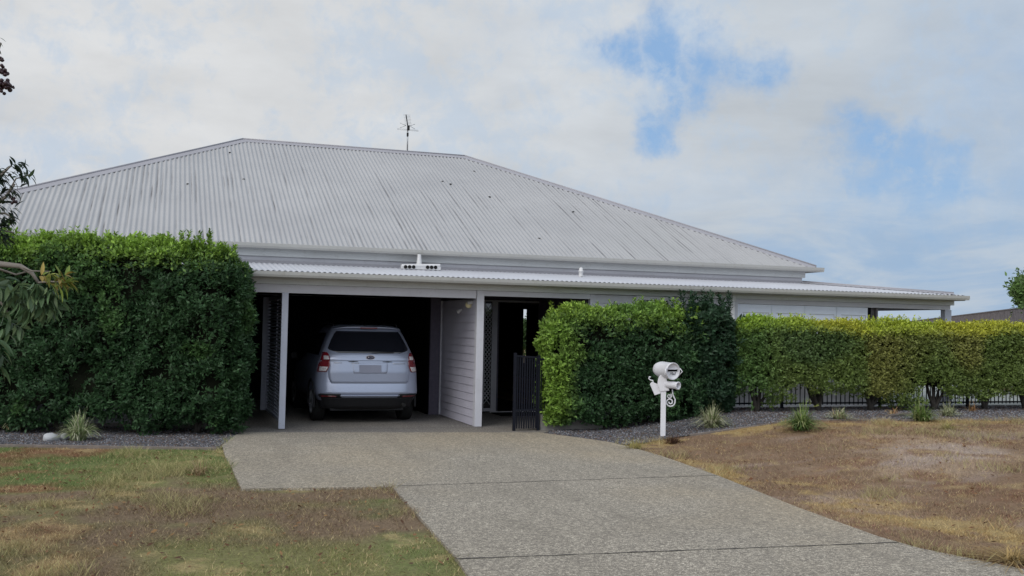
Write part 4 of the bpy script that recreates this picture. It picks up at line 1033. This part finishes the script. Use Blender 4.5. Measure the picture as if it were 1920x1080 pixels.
# ------------------------------------------------------------------ letterbox
LB = empty('letterbox', (2.63, -2.37, .02), 'white milk-can letterbox on a white post standing at the edge of the gravel bed', 'letterbox')
B0 = Vector((2.60, -2.43, 0)); zb = float(zt(2.60, -2.43))-.03
tocam = Vector((CP.x-B0.x, CP.y-B0.y, 0)).normalized(); rgt = Vector((-tocam.y, tocam.x, 0))
if rgt.dot(RT) < 0: rgt = -rgt
q = math.radians(38)
AX = (tocam*math.cos(q)+rgt*math.sin(q)).normalized(); AX = (AX+Vector((0, 0, -.05))).normalized(); SD = AX.cross(Vector((0, 0, 1))).normalized()
UPv = SD.cross(AX)
MB().obox(B0+Vector((0, 0, zb+.43)), rgt, tocam, Vector((0, 0, 1)), .045, .045, .44).build('post', 'white', LB, .006)
C0 = B0+rgt*.055+Vector((0, 0, zb+1.165))
can = MB().lathe(C0-AX*.27, AX, [(0, 0), (.0, .095), (.012, .11), (.045, .122), (.09, .136), (.13, .142), (.40, .142), (.41, .149), (.44, .149), (.445, .136), (.418, .131), (.416, .0)], 40)
can.build('can', 'white', LB)
fc = C0-AX*.27+AX*.418
MB().obox(fc+UPv*.015+AX*.004, SD, UPv, AX, .098, .017, .004).build('slot', 'dark_in', LB)
MB().obox(fc+UPv*.036+AX*.010, SD, UPv, AX, .102, .004, .010).build('slot_hood', 'white', LB)
# side handle
MB().tube([C0+AX*.16-SD*.0+SD*.150+UPv*.05, C0+AX*.20+SD*.185+UPv*.04, C0+AX*.21+SD*.195, C0+AX*.19+SD*.185-UPv*.06, C0+AX*.14+SD*.150-UPv*.075], .012, 8).build('handle', 'white', LB)
MB().tube([C0+AX*.16-SD*.150+UPv*.05, C0+AX*.2-SD*.175, C0+AX*.14-SD*.150-UPv*.075], .010, 8).build('handle', 'white', LB)
# newspaper tube under the can
T0 = B0+rgt*.05+tocam*.02+Vector((0, 0, zb+.925))
AT = (AX*1.0+rgt*.35).normalized()
MB().lathe(T0-AT*.10, AT, [(0, 0), (0, .045), (.02, .062), (.33, .062), (.345, .070), (.36, .070), (.362, .050), (.20, .048), (.20, 0)], 28).build('newspaper_tube', 'white', LB)
MB().lathe(T0+AT*.115, AT, [(0, 0), (0, .047), (.001, .047), (.001, 0)], 20).build('tube_inside', 'darkred', LB)
# saddle bracket between post, can and tube
sd = []
for i in range(13):
    a = math.pi*(i/12); sd.append(B0+rgt*(-.02+.085*math.cos(a)*1.0)+Vector((0, 0, zb+.93+.17*math.sin(a))))
MB().prism([p-tocam*.05 for p in sd]+[B0+rgt*-.06-tocam*.05+Vector((0, 0, zb+.80)), B0+rgt*.10-tocam*.05+Vector((0, 0, zb+.82))], tocam*.11).build('saddle', 'white', LB, .006)
# tilted plate on the left with a curl
tl = B0-rgt*.10+Vector((0, 0, zb+.87)); dx = (rgt*.9-Vector((0, 0, .0))).normalized()
ang = math.radians(30); ux = rgt*math.cos(ang)-Vector((0, 0, 1))*0; 
pl = [tl+rgt*-.135+Vector((0, 0, .05)), tl+rgt*-.105+Vector((0, 0, .09)), tl+rgt*.06+Vector((0, 0, .035)), tl+rgt*.06+Vector((0, 0, -.10)), tl+rgt*-.05+Vector((0, 0, -.14))]
MB().prism(pl, tocam*.025).build('number_plate', 'white', LB, .004)
MB().tube([tl+rgt*-.07+Vector((0, 0, .07)), tl+rgt*-.09+Vector((0, 0, .115)), tl+rgt*-.125+Vector((0, 0, .12)), tl+rgt*-.155+Vector((0, 0, .145)), tl+rgt*-.145+Vector((0, 0, .175)), tl+rgt*-.12+Vector((0, 0, .172))], .012, 8).build('scroll', 'white', LB)
# hanging scroll on the right of the post
def spiral(c, r0, r1, a0, a1, n=26):
    return [c+rgt*(math.cos(a0+(a1-a0)*i/n)*(r0+(r1-r0)*i/n))+Vector((0, 0, math.sin(a0+(a1-a0)*i/n)*(r0+(r1-r0)*i/n))) for i in range(n+1)]
sc0 = B0+rgt*.115+Vector((0, 0, zb+.62))
MB().tube([sc0+rgt*.035+Vector((0, 0, .22)), sc0+rgt*.045+Vector((0, 0, .13)), sc0+rgt*.085+Vector((0, 0, .05))]+spiral(sc0, .085, .015, math.radians(10), math.radians(-560), 30), .012, 8).tube(spiral(sc0+Vector((0, 0, .105))-rgt*.015, .045, .012, math.radians(60), math.radians(-420), 22), .009, 7).build('scroll', 'white', LB)
try:
    cu = bpy.data.curves.new('lettering', 'FONT'); cu.body = 'Mail'; cu.size = .075; cu.extrude = .002; cu.align_x = 'CENTER'; cu.shear = .35
    to = bpy.data.objects.new('tmp', cu); COL.objects.link(to); bpy.context.view_layer.update()
    me = bpy.data.meshes.new_from_object(to.evaluated_get(bpy.context.evaluated_depsgraph_get())); bpy.data.objects.remove(to)
    mm = Matrix((-SD if SD.dot(RT) < 0 else SD, UPv, AX)).transposed().to_4x4(); mm.translation = fc-UPv*.065+AX*.004
    me.transform(mm); me.name = 'lettering'; link('lettering', me, 'metal', LB)
except Exception as ex: print('text', ex)
# ant mound / dry clump at its foot
tuft(1262, 830, .10, .16, 220, [(.10,.05,.03),(.14,.07,.04),(.07,.035,.025)], 'low reddish brown clump of debris at the foot of the letterbox post', 14, name='debris_clump', width=.010)

# ------------------------------------------------------------------ car
S = 1.085; CX, CY = -1.905, .68
CAR = empty('car', (CX, CY+1, 0), 'silver hatchback SUV parked in the carport, seen from behind', 'car')
def cw(p): return (CX+p[0]*S, CY+p[1]*S, p[2]*S)
ZL = [.40,.44,.455,.52,.56,.70,.90,1.02,1.12,1.20,1.30,1.42,1.54,1.62,1.665,1.70,1.715]
def lerp_t(t, tab):
    for (a, va), (b, vb) in zip(tab[:-1], tab[1:]):
        if t <= b: return va+(vb-va)*max(0, (t-a)/(b-a))
    return tab[-1][1]
Wt = [(.26,.80),(.44,.86),(.50,.895),(.70,.905),(.90,.895),(1.02,.875),(1.12,.845),(1.20,.81),(1.42,.73),(1.60,.652),(1.665,.605),(1.70,.53),(1.715,.42)]
Y0 = [(.26,.16),(.44,.07),(.50,.02),(.58,.0),(.66,.02),(.70,.075),(.90,.075),(1.12,.10),(1.20,.13),(1.30,.19),(1.54,.335),(1.62,.38),(1.665,.40),(1.70,.48),(1.715,.62)]
Y1 = [(.26,4.35),(.50,4.5),(.80,4.45),(.92,4.3),(1.02,3.5),(1.2,3.15),(1.5,2.7),(1.62,2.5),(1.70,2.3),(1.715,2.0)]
def rear_y(x, z):
    w = lerp_t(z, Wt); y0 = lerp_t(z, Y0); R = .42 if z < 1.1 else .34; e = 3.2
    u = min(.999, abs(x)/w); return y0+R*(1-(1-u**e)**(1/e))
def slice_(z):
    w = lerp_t(z, Wt); y0 = lerp_t(z, Y0); y1 = lerp_t(z, Y1); R = .42 if z < 1.1 else .34; e = 3.2; P = []
    A = np.linspace(-math.pi/2, math.pi/2, 33)
    for a in A:
        u = math.sin(a); x = w*np.sign(u)*abs(u)**(2/e); y = y0+R*(1-abs(math.cos(a))**(2/e)); P.append((x, y))
    Rf = .7
    for k in range(1, 10): P.append((w, y0+R+(y1-Rf-y0-R)*k/10))
    for a in A[::-1]:
        u = math.sin(a); x = w*.93*np.sign(u)*abs(u)**(2/2.6); y = y1-Rf*(1-abs(math.cos(a))**(2/2.6)); P.append((x, y))
    for k in range(9, 0, -1): P.append((-w, y0+R+(y1-Rf-y0-R)*k/10))
    return P
V = []; Fc = []
for z in ZL:
    for x, y in slice_(z): V.append(cw((x, y, z)))
n = len(slice_(.5))
for i in range(len(ZL)-1):
    for k in range(n): Fc.append((i*n+k, i*n+(k+1) % n, (i+1)*n+(k+1) % n, (i+1)*n+k))
Fc.append(tuple(range((len(ZL)-1)*n, len(ZL)*n))); Fc.append(tuple(reversed(range(n))))
mb = MB(); mb.add(V, Fc, True); body = mb.build('body', 'car', CAR)
V = []; Fc = []
for z in (.24, .27, .34, .42):
    for x, y in slice_(z): V.append(cw((x*(.94 if z < .26 else .99), y+.03+(.06 if z < .26 else 0), z)))
for i in range(3):
    for k in range(n): Fc.append((i*n+k, i*n+(k+1) % n, (i+1)*n+(k+1) % n, (i+1)*n+k))
Fc.append(tuple(range(3*n, 4*n))); Fc.append(tuple(reversed(range(n))))
MB().add(V, Fc, True).build('sill', 'plastic', CAR)

def patch(name, zs, xl, xr, mat, parent, off=.008, nx=24, nz=14, bev=True, inset=.012):
    """panel following the rear of the car between outlines xl(z) and xr(z)"""
    Z = np.linspace(zs[0], zs[1], nz+1); V = []; Fc = []; cols = nx+1
    for j, z in enumerate(Z):
        a, b = xl(z), xr(z)
        for i in range(cols):
            x = a+(b-a)*i/nx; edge = min(i, nx-i, j, nz-j); o = off if edge > 0 else -.02
            V.append(cw((x, rear_y(x, z)-o, z)))
    for j in range(nz):
        for i in range(nx): Fc.append((j*cols+i, j*cols+i+1, (j+1)*cols+i+1, (j+1)*cols+i))
    m = MB(); m.add(V, Fc, True); o = m.build(name, mat, parent)
    return o
def tb(*t): return lambda z: lerp_t(z, list(t))
# tailgate skin: below the window
tg = patch('tailgate', (.69, 1.655), tb((.69,-.66),(.72,-.70),(.80,-.735),(.9,-.745),(1.02,-.735),(1.18,-.76),(1.30,-.735),(1.6,-.585),(1.655,-.545)),
      tb((.69,.66),(.72,.70),(.80,.735),(.9,.745),(1.02,.735),(1.18,.76),(1.30,.735),(1.6,.585),(1.655,.545)), 'car', CAR, .012, 40, 44)
wl_ = tb((1.205,-.46),(1.235,-.60),(1.27,-.73),(1.30,-.735),(1.45,-.665),(1.60,-.580),(1.625,-.545)); wr_ = lambda z: -wl_(z)
patch('rear_window', (1.205, 1.622), wl_, wr_, 'glass', tg, .020, 36, 18)
MB().tube([cw((x, rear_y(x, 1.232)-.036, 1.232+.03*abs(x))) for x in np.linspace(.02, .42, 8)], .007, 6).build('wiper', 'plastic', tg)
# spoiler and brake light
sp = []
V = []; Fc = []
for i, x in enumerate(np.linspace(-.60, .60, 25)):
    y = rear_y(x*.98, 1.655)+.02; zc = 1.672-.035*(abs(x)/.6)**4
    for dy, dz in ((-.105, -.012), (-.11, .006), (.02, .03), (.10, .03), (.05, -.015)): V.append(cw((x, y+dy, zc+dz)))
    if i:
        for k in range(5): Fc.append(((i-1)*5+k, (i-1)*5+(k+1) % 5, i*5+(k+1) % 5, i*5+k))
Fc += [(4, 3, 2, 1, 0), (120, 121, 122, 123, 124)]
m = MB(); m.add(V, Fc, False); m.build('spoiler', 'car', CAR, .004)
MB().box(*[v for v in (CX-.15*S, CX+.15*S, CY+(rear_y(0, 1.655)-.095)*S, CY+(rear_y(0, 1.655)-.08)*S, 1.648*S, 1.672*S)]).build('brake_light', 'darkred', CAR)
# seam above the plate and the recess
MB().tube([cw((x, rear_y(x, 1.095)-.013, 1.095)) for x in np.linspace(-.72, .72, 30)], .004, 5).build('seam', 'plastic', tg)
patch('plate_recess', (.845, 1.085), tb((.84,-.30),(.90,-.34),(1.085,-.36)), tb((.84,.30),(.90,.34),(1.085,.36)), 'car', tg, .0145, 16, 8)
for sx in (-.30, .30):
    MB().tube([cw((sx+dx, rear_y(sx, 1.078)-.02, 1.078)) for dx in (-.085, 0, .085)], [.004, .010, .004], 8).build('plate_lamp', 'plastic', tg)
m = MB().box(CX-.19*S, CX+.19*S, CY+(rear_y(.2, .95)-.028)*S, CY+(rear_y(.2, .95)-.018)*S, .885*S, 1.02*S); m.build('number_plate', paint('plate_paint', (.24, .255, .33), .4, .04), tg, .003)
MB().tube([cw((x, rear_y(x, .735)-.016, .735)) for x in np.linspace(-.69, .69, 30)], .006, 5).build('lower_crease', 'car', tg)
# emblem: dark oval with chrome rim and six stars
em = Vector(cw((0, rear_y(0, 1.15)-.018, 1.15)))
def oval(a, b, y0, y1, n=28): return [(em.x+a*math.cos(2*math.pi*k/n), em.y+y0, em.z+b*math.sin(2*math.pi*k/n)) for k in range(n)], (0, y1-y0, 0)
P, dd = oval(.086, .045, -.006, .01); MB().prism(P, dd).build('emblem_rim', 'chrome', tg)
P, dd = oval(.076, .036, -.009, .0); emb = MB().prism(P, dd).build('emblem', plain('emblem_blue', (.01, .015, .06), .3), tg)
def star(cx, cz, r): return [(em.x+cx+(r if k % 2 == 0 else r*.38)*math.cos(math.pi/4*k), em.y-.012, em.z+cz+(r if k % 2 == 0 else r*.38)*math.sin(math.pi/4*k)) for k in range(8)]
for cx_, cz_, r in ((-.038, .006, .020), (-.008, .014, .010), (.022, .012, .010), (.006, -.012, .010), (.034, -.006, .010), (.052, .006, .009)):
    MB().prism(star(cx_, cz_, r), (0, .004, 0)).build('star', 'chrome', emb)
# small chrome badges left and right
for x0_, x1_, z_ in ((-.63, -.49, 1.055), (.40, .62, 1.045), (-.33, -.20, 1.052)):
    MB().tube([cw((x, rear_y(x, z_)-.020, z_)) for x in np.linspace(x0_, x1_, 8)], .0065, 6).build('badge', 'chrome', tg)
# lamp clusters
for sg in (-1, 1):
    def f(tab, sg=sg): 
        return lambda z: sg*lerp_t(z, tab)
    ia_ = [(.90,.735),(.96,.70),(1.02,.675),(1.16,.685),(1.20,.70),(1.235,.73)]; oa_ = [(.90,.868),(1.02,.862),(1.12,.838),(1.235,.79)]
    wz = lambda z: lerp_t(z, Wt)*.997
    tl_ = patch('tail_light', (.88, 1.245), (f(ia_) if sg > 0 else (lambda z: -wz(z))), ((lambda z: wz(z)) if sg > 0 else f(ia_)), 'red', CAR, .022, 12, 16)
    lo = [(.89,.745),(.96,.715),(1.01,.70)]
    patch('reversing_lens', (.89, 1.0), (f(lo) if sg > 0 else (lambda z: -wz(z)*.985)), ((lambda z: wz(z)*.985) if sg > 0 else f(lo)), 'clear', tl_, .030, 8, 6)
    up_ = [(1.09,.765),(1.20,.785)]
    patch('indicator_lens', (1.095, 1.185), (lambda z, s=sg: .70 if s > 0 else -.80), (lambda z, s=sg: .80 if s > 0 else -.70), 'clear', tl_, .030, 8, 6)
    patch('fog_reflector', (.455, .50), (lambda z, s=sg: .56 if s > 0 else -.84), (lambda z, s=sg: .84 if s > 0 else -.56), 'darkred', CAR, .026, 12, 3)
    patch('bumper_cutout', (.44, .535), (lambda z, s=sg: .50+(.535-z)*-.4 if s > 0 else -.865), (lambda z, s=sg: .865 if s > 0 else -.50+(.535-z)*.4), 'plastic', CAR, .014, 14, 6)
patch('lower_bumper', (.27, .475), lambda z: -lerp_t(z, Wt)*.985, lambda z: lerp_t(z, Wt)*.985, 'plastic', CAR, .012, 40, 8)  # black stands in for shade on the body-coloured lower bumper
MB().tube([cw((x, rear_y(x, .485)-.018, .492)) for x in np.linspace(-.52, .52, 24)], .012, 6).build('bumper_strip', 'car', CAR)
MB().tube([cw((x, rear_y(x, .70)+.005, .692)) for x in np.linspace(-.70, .70, 24)], .008, 6).build('bumper_gap', 'plastic', CAR)
MB().tube([cw((.60, .02, .33)), cw((.60, .35, .33))], .035, 14).build('exhaust', 'rubber', CAR)
# side glass, left and right
for sg in (-1, 1):
    m = MB(); V = []; Fc = []; ys = np.linspace(.62, 2.9, 16); zs_ = np.linspace(1.17, 1.56, 6)
    for j, z in enumerate(zs_):
        for i, y in enumerate(ys):
            yy = min(y, lerp_t(z, Y1)-.75); V.append(cw((sg*(lerp_t(z, Wt)+.004), yy+(.0 if i else (z-1.17)*.35), z)))
    nx = len(ys)
    for j in range(5):
        for i in range(nx-1): Fc.append((j*nx+i, j*nx+i+1, (j+1)*nx+i+1, (j+1)*nx+i))
    m.add(V, Fc, True); m.build('side_window', 'glass', CAR)
    MB().box(*sorted((CX+sg*.93*S, CX+sg*1.06*S)), CY+2.75*S, CY+2.88*S, 1.03*S, 1.16*S).build('mirror', 'plastic', CAR, .02)
    MB().tube([cw((sg*.56, .62, 1.70)), cw((sg*.57, .72, 1.735)), cw((sg*.57, 1.9, 1.74)), cw((sg*.56, 2.05, 1.71))], .014, 8).build('roof_rail', 'plastic', CAR)
    for yc in (.88, 3.52):
        # wheel arch cladding and wheel
        arch = MB(); V = []; Fc = []
        for i, a in enumerate(np.linspace(-.15, math.pi+.15, 22)):
            for rr_, xo in ((.375, .0), (.425, .0), (.425, -.03), (.375, -.05)):
                V.append(cw((sg*(.905+xo+.012), yc+math.cos(a)*rr_, .33+math.sin(a)*rr_)))
            if i:
                for k in range(4): Fc.append(((i-1)*4+k, (i-1)*4+(k+1) % 4, i*4+(k+1) % 4, i*4+k))
        arch.add(V, Fc, True); arch.build('wheel_arch', 'plastic', CAR)
        wh = MB().lathe(cw((sg*.68, yc, .335)), (sg, 0, 0), [(0, 0), (0, .30*S), (.012, .328*S), (.04, .335*S), (.19, .335*S), (.225, .325*S), (.235, .30*S), (.236, .215*S), (.20, .205*S), (.20, 0)], 36)
        wo_ = wh.build('wheel', 'rubber', CAR)
        rim = MB().lathe(cw((sg*.88, yc, .335)), (sg, 0, 0), [(0, .215*S), (.028, .213*S), (.028, .195*S), (.01, .19*S)], 30)
        for k in range(10):
            a = 2*math.pi*k/10; c = Vector(cw((sg*.895, yc, .335))); dr = Vector((0, math.cos(a), math.sin(a))); rim.obox(c+dr*.105*S, dr, Vector((1, 0, 0)), dr.cross(Vector((1, 0, 0))), .10*S, .008, .014)
        rim.build('rim', 'metal', wo_)
MB().lathe(cw((.0, .95, 1.712)), (0, -.1, 1), [(0, .03), (.02, .025), (.03, .01), (.07, .008), (.075, 0)], 10).build('antenna', 'chrome', CAR)
MB().box(CX-.7, CX+.7, CY+.3, CY+4.3, .22*S, .30*S).build('underbody', 'plastic', CAR)

# ------------------------------------------------------------------ near tree on the left, far tree on the right
def rosettes(tips, r, k=9, L=(.10, .15), cols=((.05,.09,.03),), droop=.35, wr=.30):
    C = []; A = []; Nn = []; l = []; co = []
    for p, d, kk, cset, lm in tips:
        d = np.array(d, float); d /= np.linalg.norm(d)
        for i in range(kk):
            R = r.normal(0, 1, 3); R -= R.dot(d)*d; R /= np.linalg.norm(R)+1e-9; t = r.uniform(0, 1)
            a = d*(.2+.7*t)+R*(1-.3*t)+np.array([0, 0, -droop*r.uniform(.3, 1.6)]); A.append(a/np.linalg.norm(a)); C.append(np.array(p)-d*(1-t)*.06+r.normal(0, .006, 3))
            Nn.append(d*.5+np.array([0, 0, .8])+r.normal(0, .3, 3)); l.append(r.uniform(*L)*lm); co.append(np.array(cset[r.integers(0, len(cset))])*r.uniform(.65, 1.35))
    return np.array(C), np.array(A), np.array(Nn), np.array(l), np.array(co)
TD = 7.2
def tp(px, py, t=TD): return at(px, py, t)
TR = empty('tree', (tp(-330, 1200).x, tp(-330, 1200).y, 0), 'near tree at the left photo edge with drooping leafy branches and small dark fruit', 'tree')
base = Vector((tp(-330, 900).x, tp(-330, 900).y, -.05)); rt_ = Vector((RT.x, RT.y, 0)).normalized()
top = base+Vector((.1, .1, 2.6))
tm = MB().tube([base, base+Vector((.02, .03, .7)), base+Vector((.08, .0, 1.6)), top], [.12, .10, .085, .06], 10)
limbs = []
def limb(pts, r0, r1):
    n = len(pts); tm.tube(pts, [r0+(r1-r0)*i/(n-1) for i in range(n)], 8); limbs.append(pts)
J = base+Vector((.08, 0, 1.5))
limb([J, tp(-190, 560), tp(-90, 500), tp(0, 495), tp(38, 499), tp(60, 512), tp(72, 530)], .035, .010)
limb([tp(38, 499), tp(60, 508, 7.15), tp(92, 509, 7.1)], .006, .004); limb([tp(72, 530), tp(95, 528, 7.1), tp(125, 529, 7.05)], .008, .004)
limb([tp(-60, 470), tp(0, 505, 7.3), tp(30, 515, 7.3), tp(58, 507, 7.3)], .010, .005)
limb([tp(-120, 640), tp(-40, 560), tp(0, 565), tp(14, 585)], .018, .006)
limb([top-Vector((0, 0, .5)), tp(-120, 430), tp(-40, 400), tp(10, 370), tp(28, 345)], .03, .006)
limb([tp(-60, 410), tp(-20, 350), tp(10, 320), tp(22, 310)], .014, .005); limb([tp(10, 370), tp(30, 335), tp(47, 330), tp(58, 326)], .006, .003)
limb([tp(-40, 400), tp(10, 400), tp(28, 412)], .010, .005); limb([tp(-40, 400), tp(-5, 430), tp(25, 436)], .010, .005)
limb([top, tp(-150, 250), tp(-60, 170), tp(-10, 110), tp(2, 80)], .03, .006)
limb([tp(-60, 170), tp(-15, 150), tp(8, 150)], .008, .004); limb([tp(-10, 110), tp(-4, 130), tp(5, 135)], .005, .003)
limb([top, tp(-300, 50), tp(-260, -150)], .04, .012); limb([top, tp(-420, 250), tp(-520, 60)], .04, .012); limb([J, tp(-480, 520), tp(-600, 420)], .03, .01)
tm.build('trunk', 'palebark', TR)
r = np.random.default_rng(77)
GD = ((.030,.055,.030), (.045,.075,.035), (.025,.04,.03)); GM = ((.10,.17,.08), (.13,.19,.09), (.08,.13,.075)); GY = ((.28,.30,.07), (.34,.26,.08), (.20,.27,.06)); UPd = Vector((0, 0, 1))
tips = []
def T(px, py, k, cs, lm=1, d=(0, 0, 1), t=TD): tips.append((tuple(tp(px, py, t)), d, k, cs, lm))
rx = tuple(RT)
for px, py in ((28, 320), (20, 312), (47, 329), (24, 348), (6, 335), (-10, 315), (30, 412), (22, 395), (8, 375), (0, 350), (-5, 400), (18, 435), (25, 440), (5, 420), (12, 360), (-20, 370), (-30, 430), (2, 440)): T(px+r.normal(0, 3), py+r.normal(0, 5), 9, GD, .66, (.5, 0, .7)); T(px-8+r.normal(0, 8), py+r.normal(0, 12), 8, GD, .7, (.4, 0, .3))
for px, py in ((50, 318), (60, 330), (40, 305)): T(px, py, 6, GD, .75, (.8, 0, .3))
for px, py in ((2, 80), (-4, 100), (-6, 130), (-8, 160), (0, 68)): T(px, py, 5, GD, .55, (.5, 0, .6))
for px, py in ((128, 528), (118, 532), (124, 515)): T(px, py, 14, GY, .9, (.7, 0, .4), 7.05)
for px, py in ((95, 515), (105, 530)): T(px, py, 10, GY, .85, (.6, 0, .1), 7.1)
for px, py in ((75, 540), (60, 555), (95, 550), (45, 545), (85, 565), (70, 570), (25, 545), (40, 575), (100, 575), (15, 560), (108, 560), (90, 585), (60, 590), (35, 560), (5, 545)): T(px, py, 14, GM, 1.05, (.3, 0, -.4), 7.15)
for px, py in ((30, 610), (45, 620), (20, 625), (10, 590), (0, 530), (-10, 545), (20, 530), (-5, 610)): T(px, py, 7, GM, 1.0, (.3, 0, -.3), 7.25)
for px, py in ((-5, 650), (5, 665), (-15, 670), (0, 690)): T(px, py, 7, GM, 1.3, (.2, 0, -.8), 7.0)
for _ in range(260): T(r.uniform(-640, -40), r.uniform(-180, 640), 8, GM if r.uniform() < .6 else GD, 1.0, (r.normal(0, .4), r.normal(0, .4), r.normal(.2, .5)), TD+r.normal(0, .45))
C, A, Nn, l, co = rosettes(tips, r, droop=.45, L=(.085, .13))
round_leaves('crown', C, A, Nn, l, l*.28, co, TR)
for px, py, rr_ in ((0, 112, .022), (8, 134, .034), (2, 130, .03), (12, 160, .04), (4, 156, .035), (20, 163, .02), (0, 165, .03), (25, 378, .024), (22, 372, .015)):
    c = tp(px, py); m = MB()
    for k in range(9):
        o_ = Vector(r.normal(0, rr_*.45, 3)); rad = rr_*.42
        bmv = []; m.lathe(c+o_-Vector((0, 0, rad)), (0, 0, 1), [(rad*(1-math.cos(a)), rad*math.sin(a)) for a in np.linspace(0, math.pi, 7)], 8)
    m.build('fruit', 'berry', TR)

def far_tree(cx, cy, hgt, rad, label, seed, n=5200, col=(.055,.10,.035)):
    r = np.random.default_rng(seed); t = empty('tree', (cx, cy, 0), label, 'tree')
    m = MB().tube([(cx, cy, -.1), (cx+.05, cy, hgt*.35), (cx-.05, cy+.1, hgt*.7)], [.16, .12, .06], 9); 
    cl = []
    for k in range(26):
        a = r.uniform(0, 6.28); q_ = r.uniform(.25, 1)**.5*rad; z = hgt*.72+r.normal(0, .3)*rad; c = np.array([cx+math.cos(a)*q_, cy+math.sin(a)*q_, z]); cl.append(c)
        m.tube([(cx, cy, hgt*.45), tuple((c+np.array([cx, cy, hgt*.5]))/2), tuple(c)], [.05, .03, .012], 6)
    m.build('trunk', 'bark', t)
    P = np.concatenate([c+r.normal(0, rad*.17, (n//26, 3)) for c in cl]); D = r.normal(0, 1, P.shape)+np.array([0, 0, .6]); D /= np.linalg.norm(D, axis=1, keepdims=True)
    C, A, Nn, l, w = sprig_cloud(P, D, 4, r, .12, (.10, .17)); c = np.tile(col, (len(C), 1))*r.uniform(.5, 1.8, (len(C), 1))
    leaves_mesh('crown', C, A, Nn, l, w, c, 'leaf', t); return t
pt = at(1958, 560, 31)
far_tree(pt.x, pt.y, 4.1, .80, 'light green leafy tree rising above the timber fence at the right edge', 55, col=(.10,.17,.05))
far_tree(7.7, 19.5, 2.1, .7, 'green garden tree seen through the narrow hall window behind the house', 56, 3000)
print('faces', sum(len(o.data.polygons) for o in bpy.data.objects if o.type == 'MESH'))
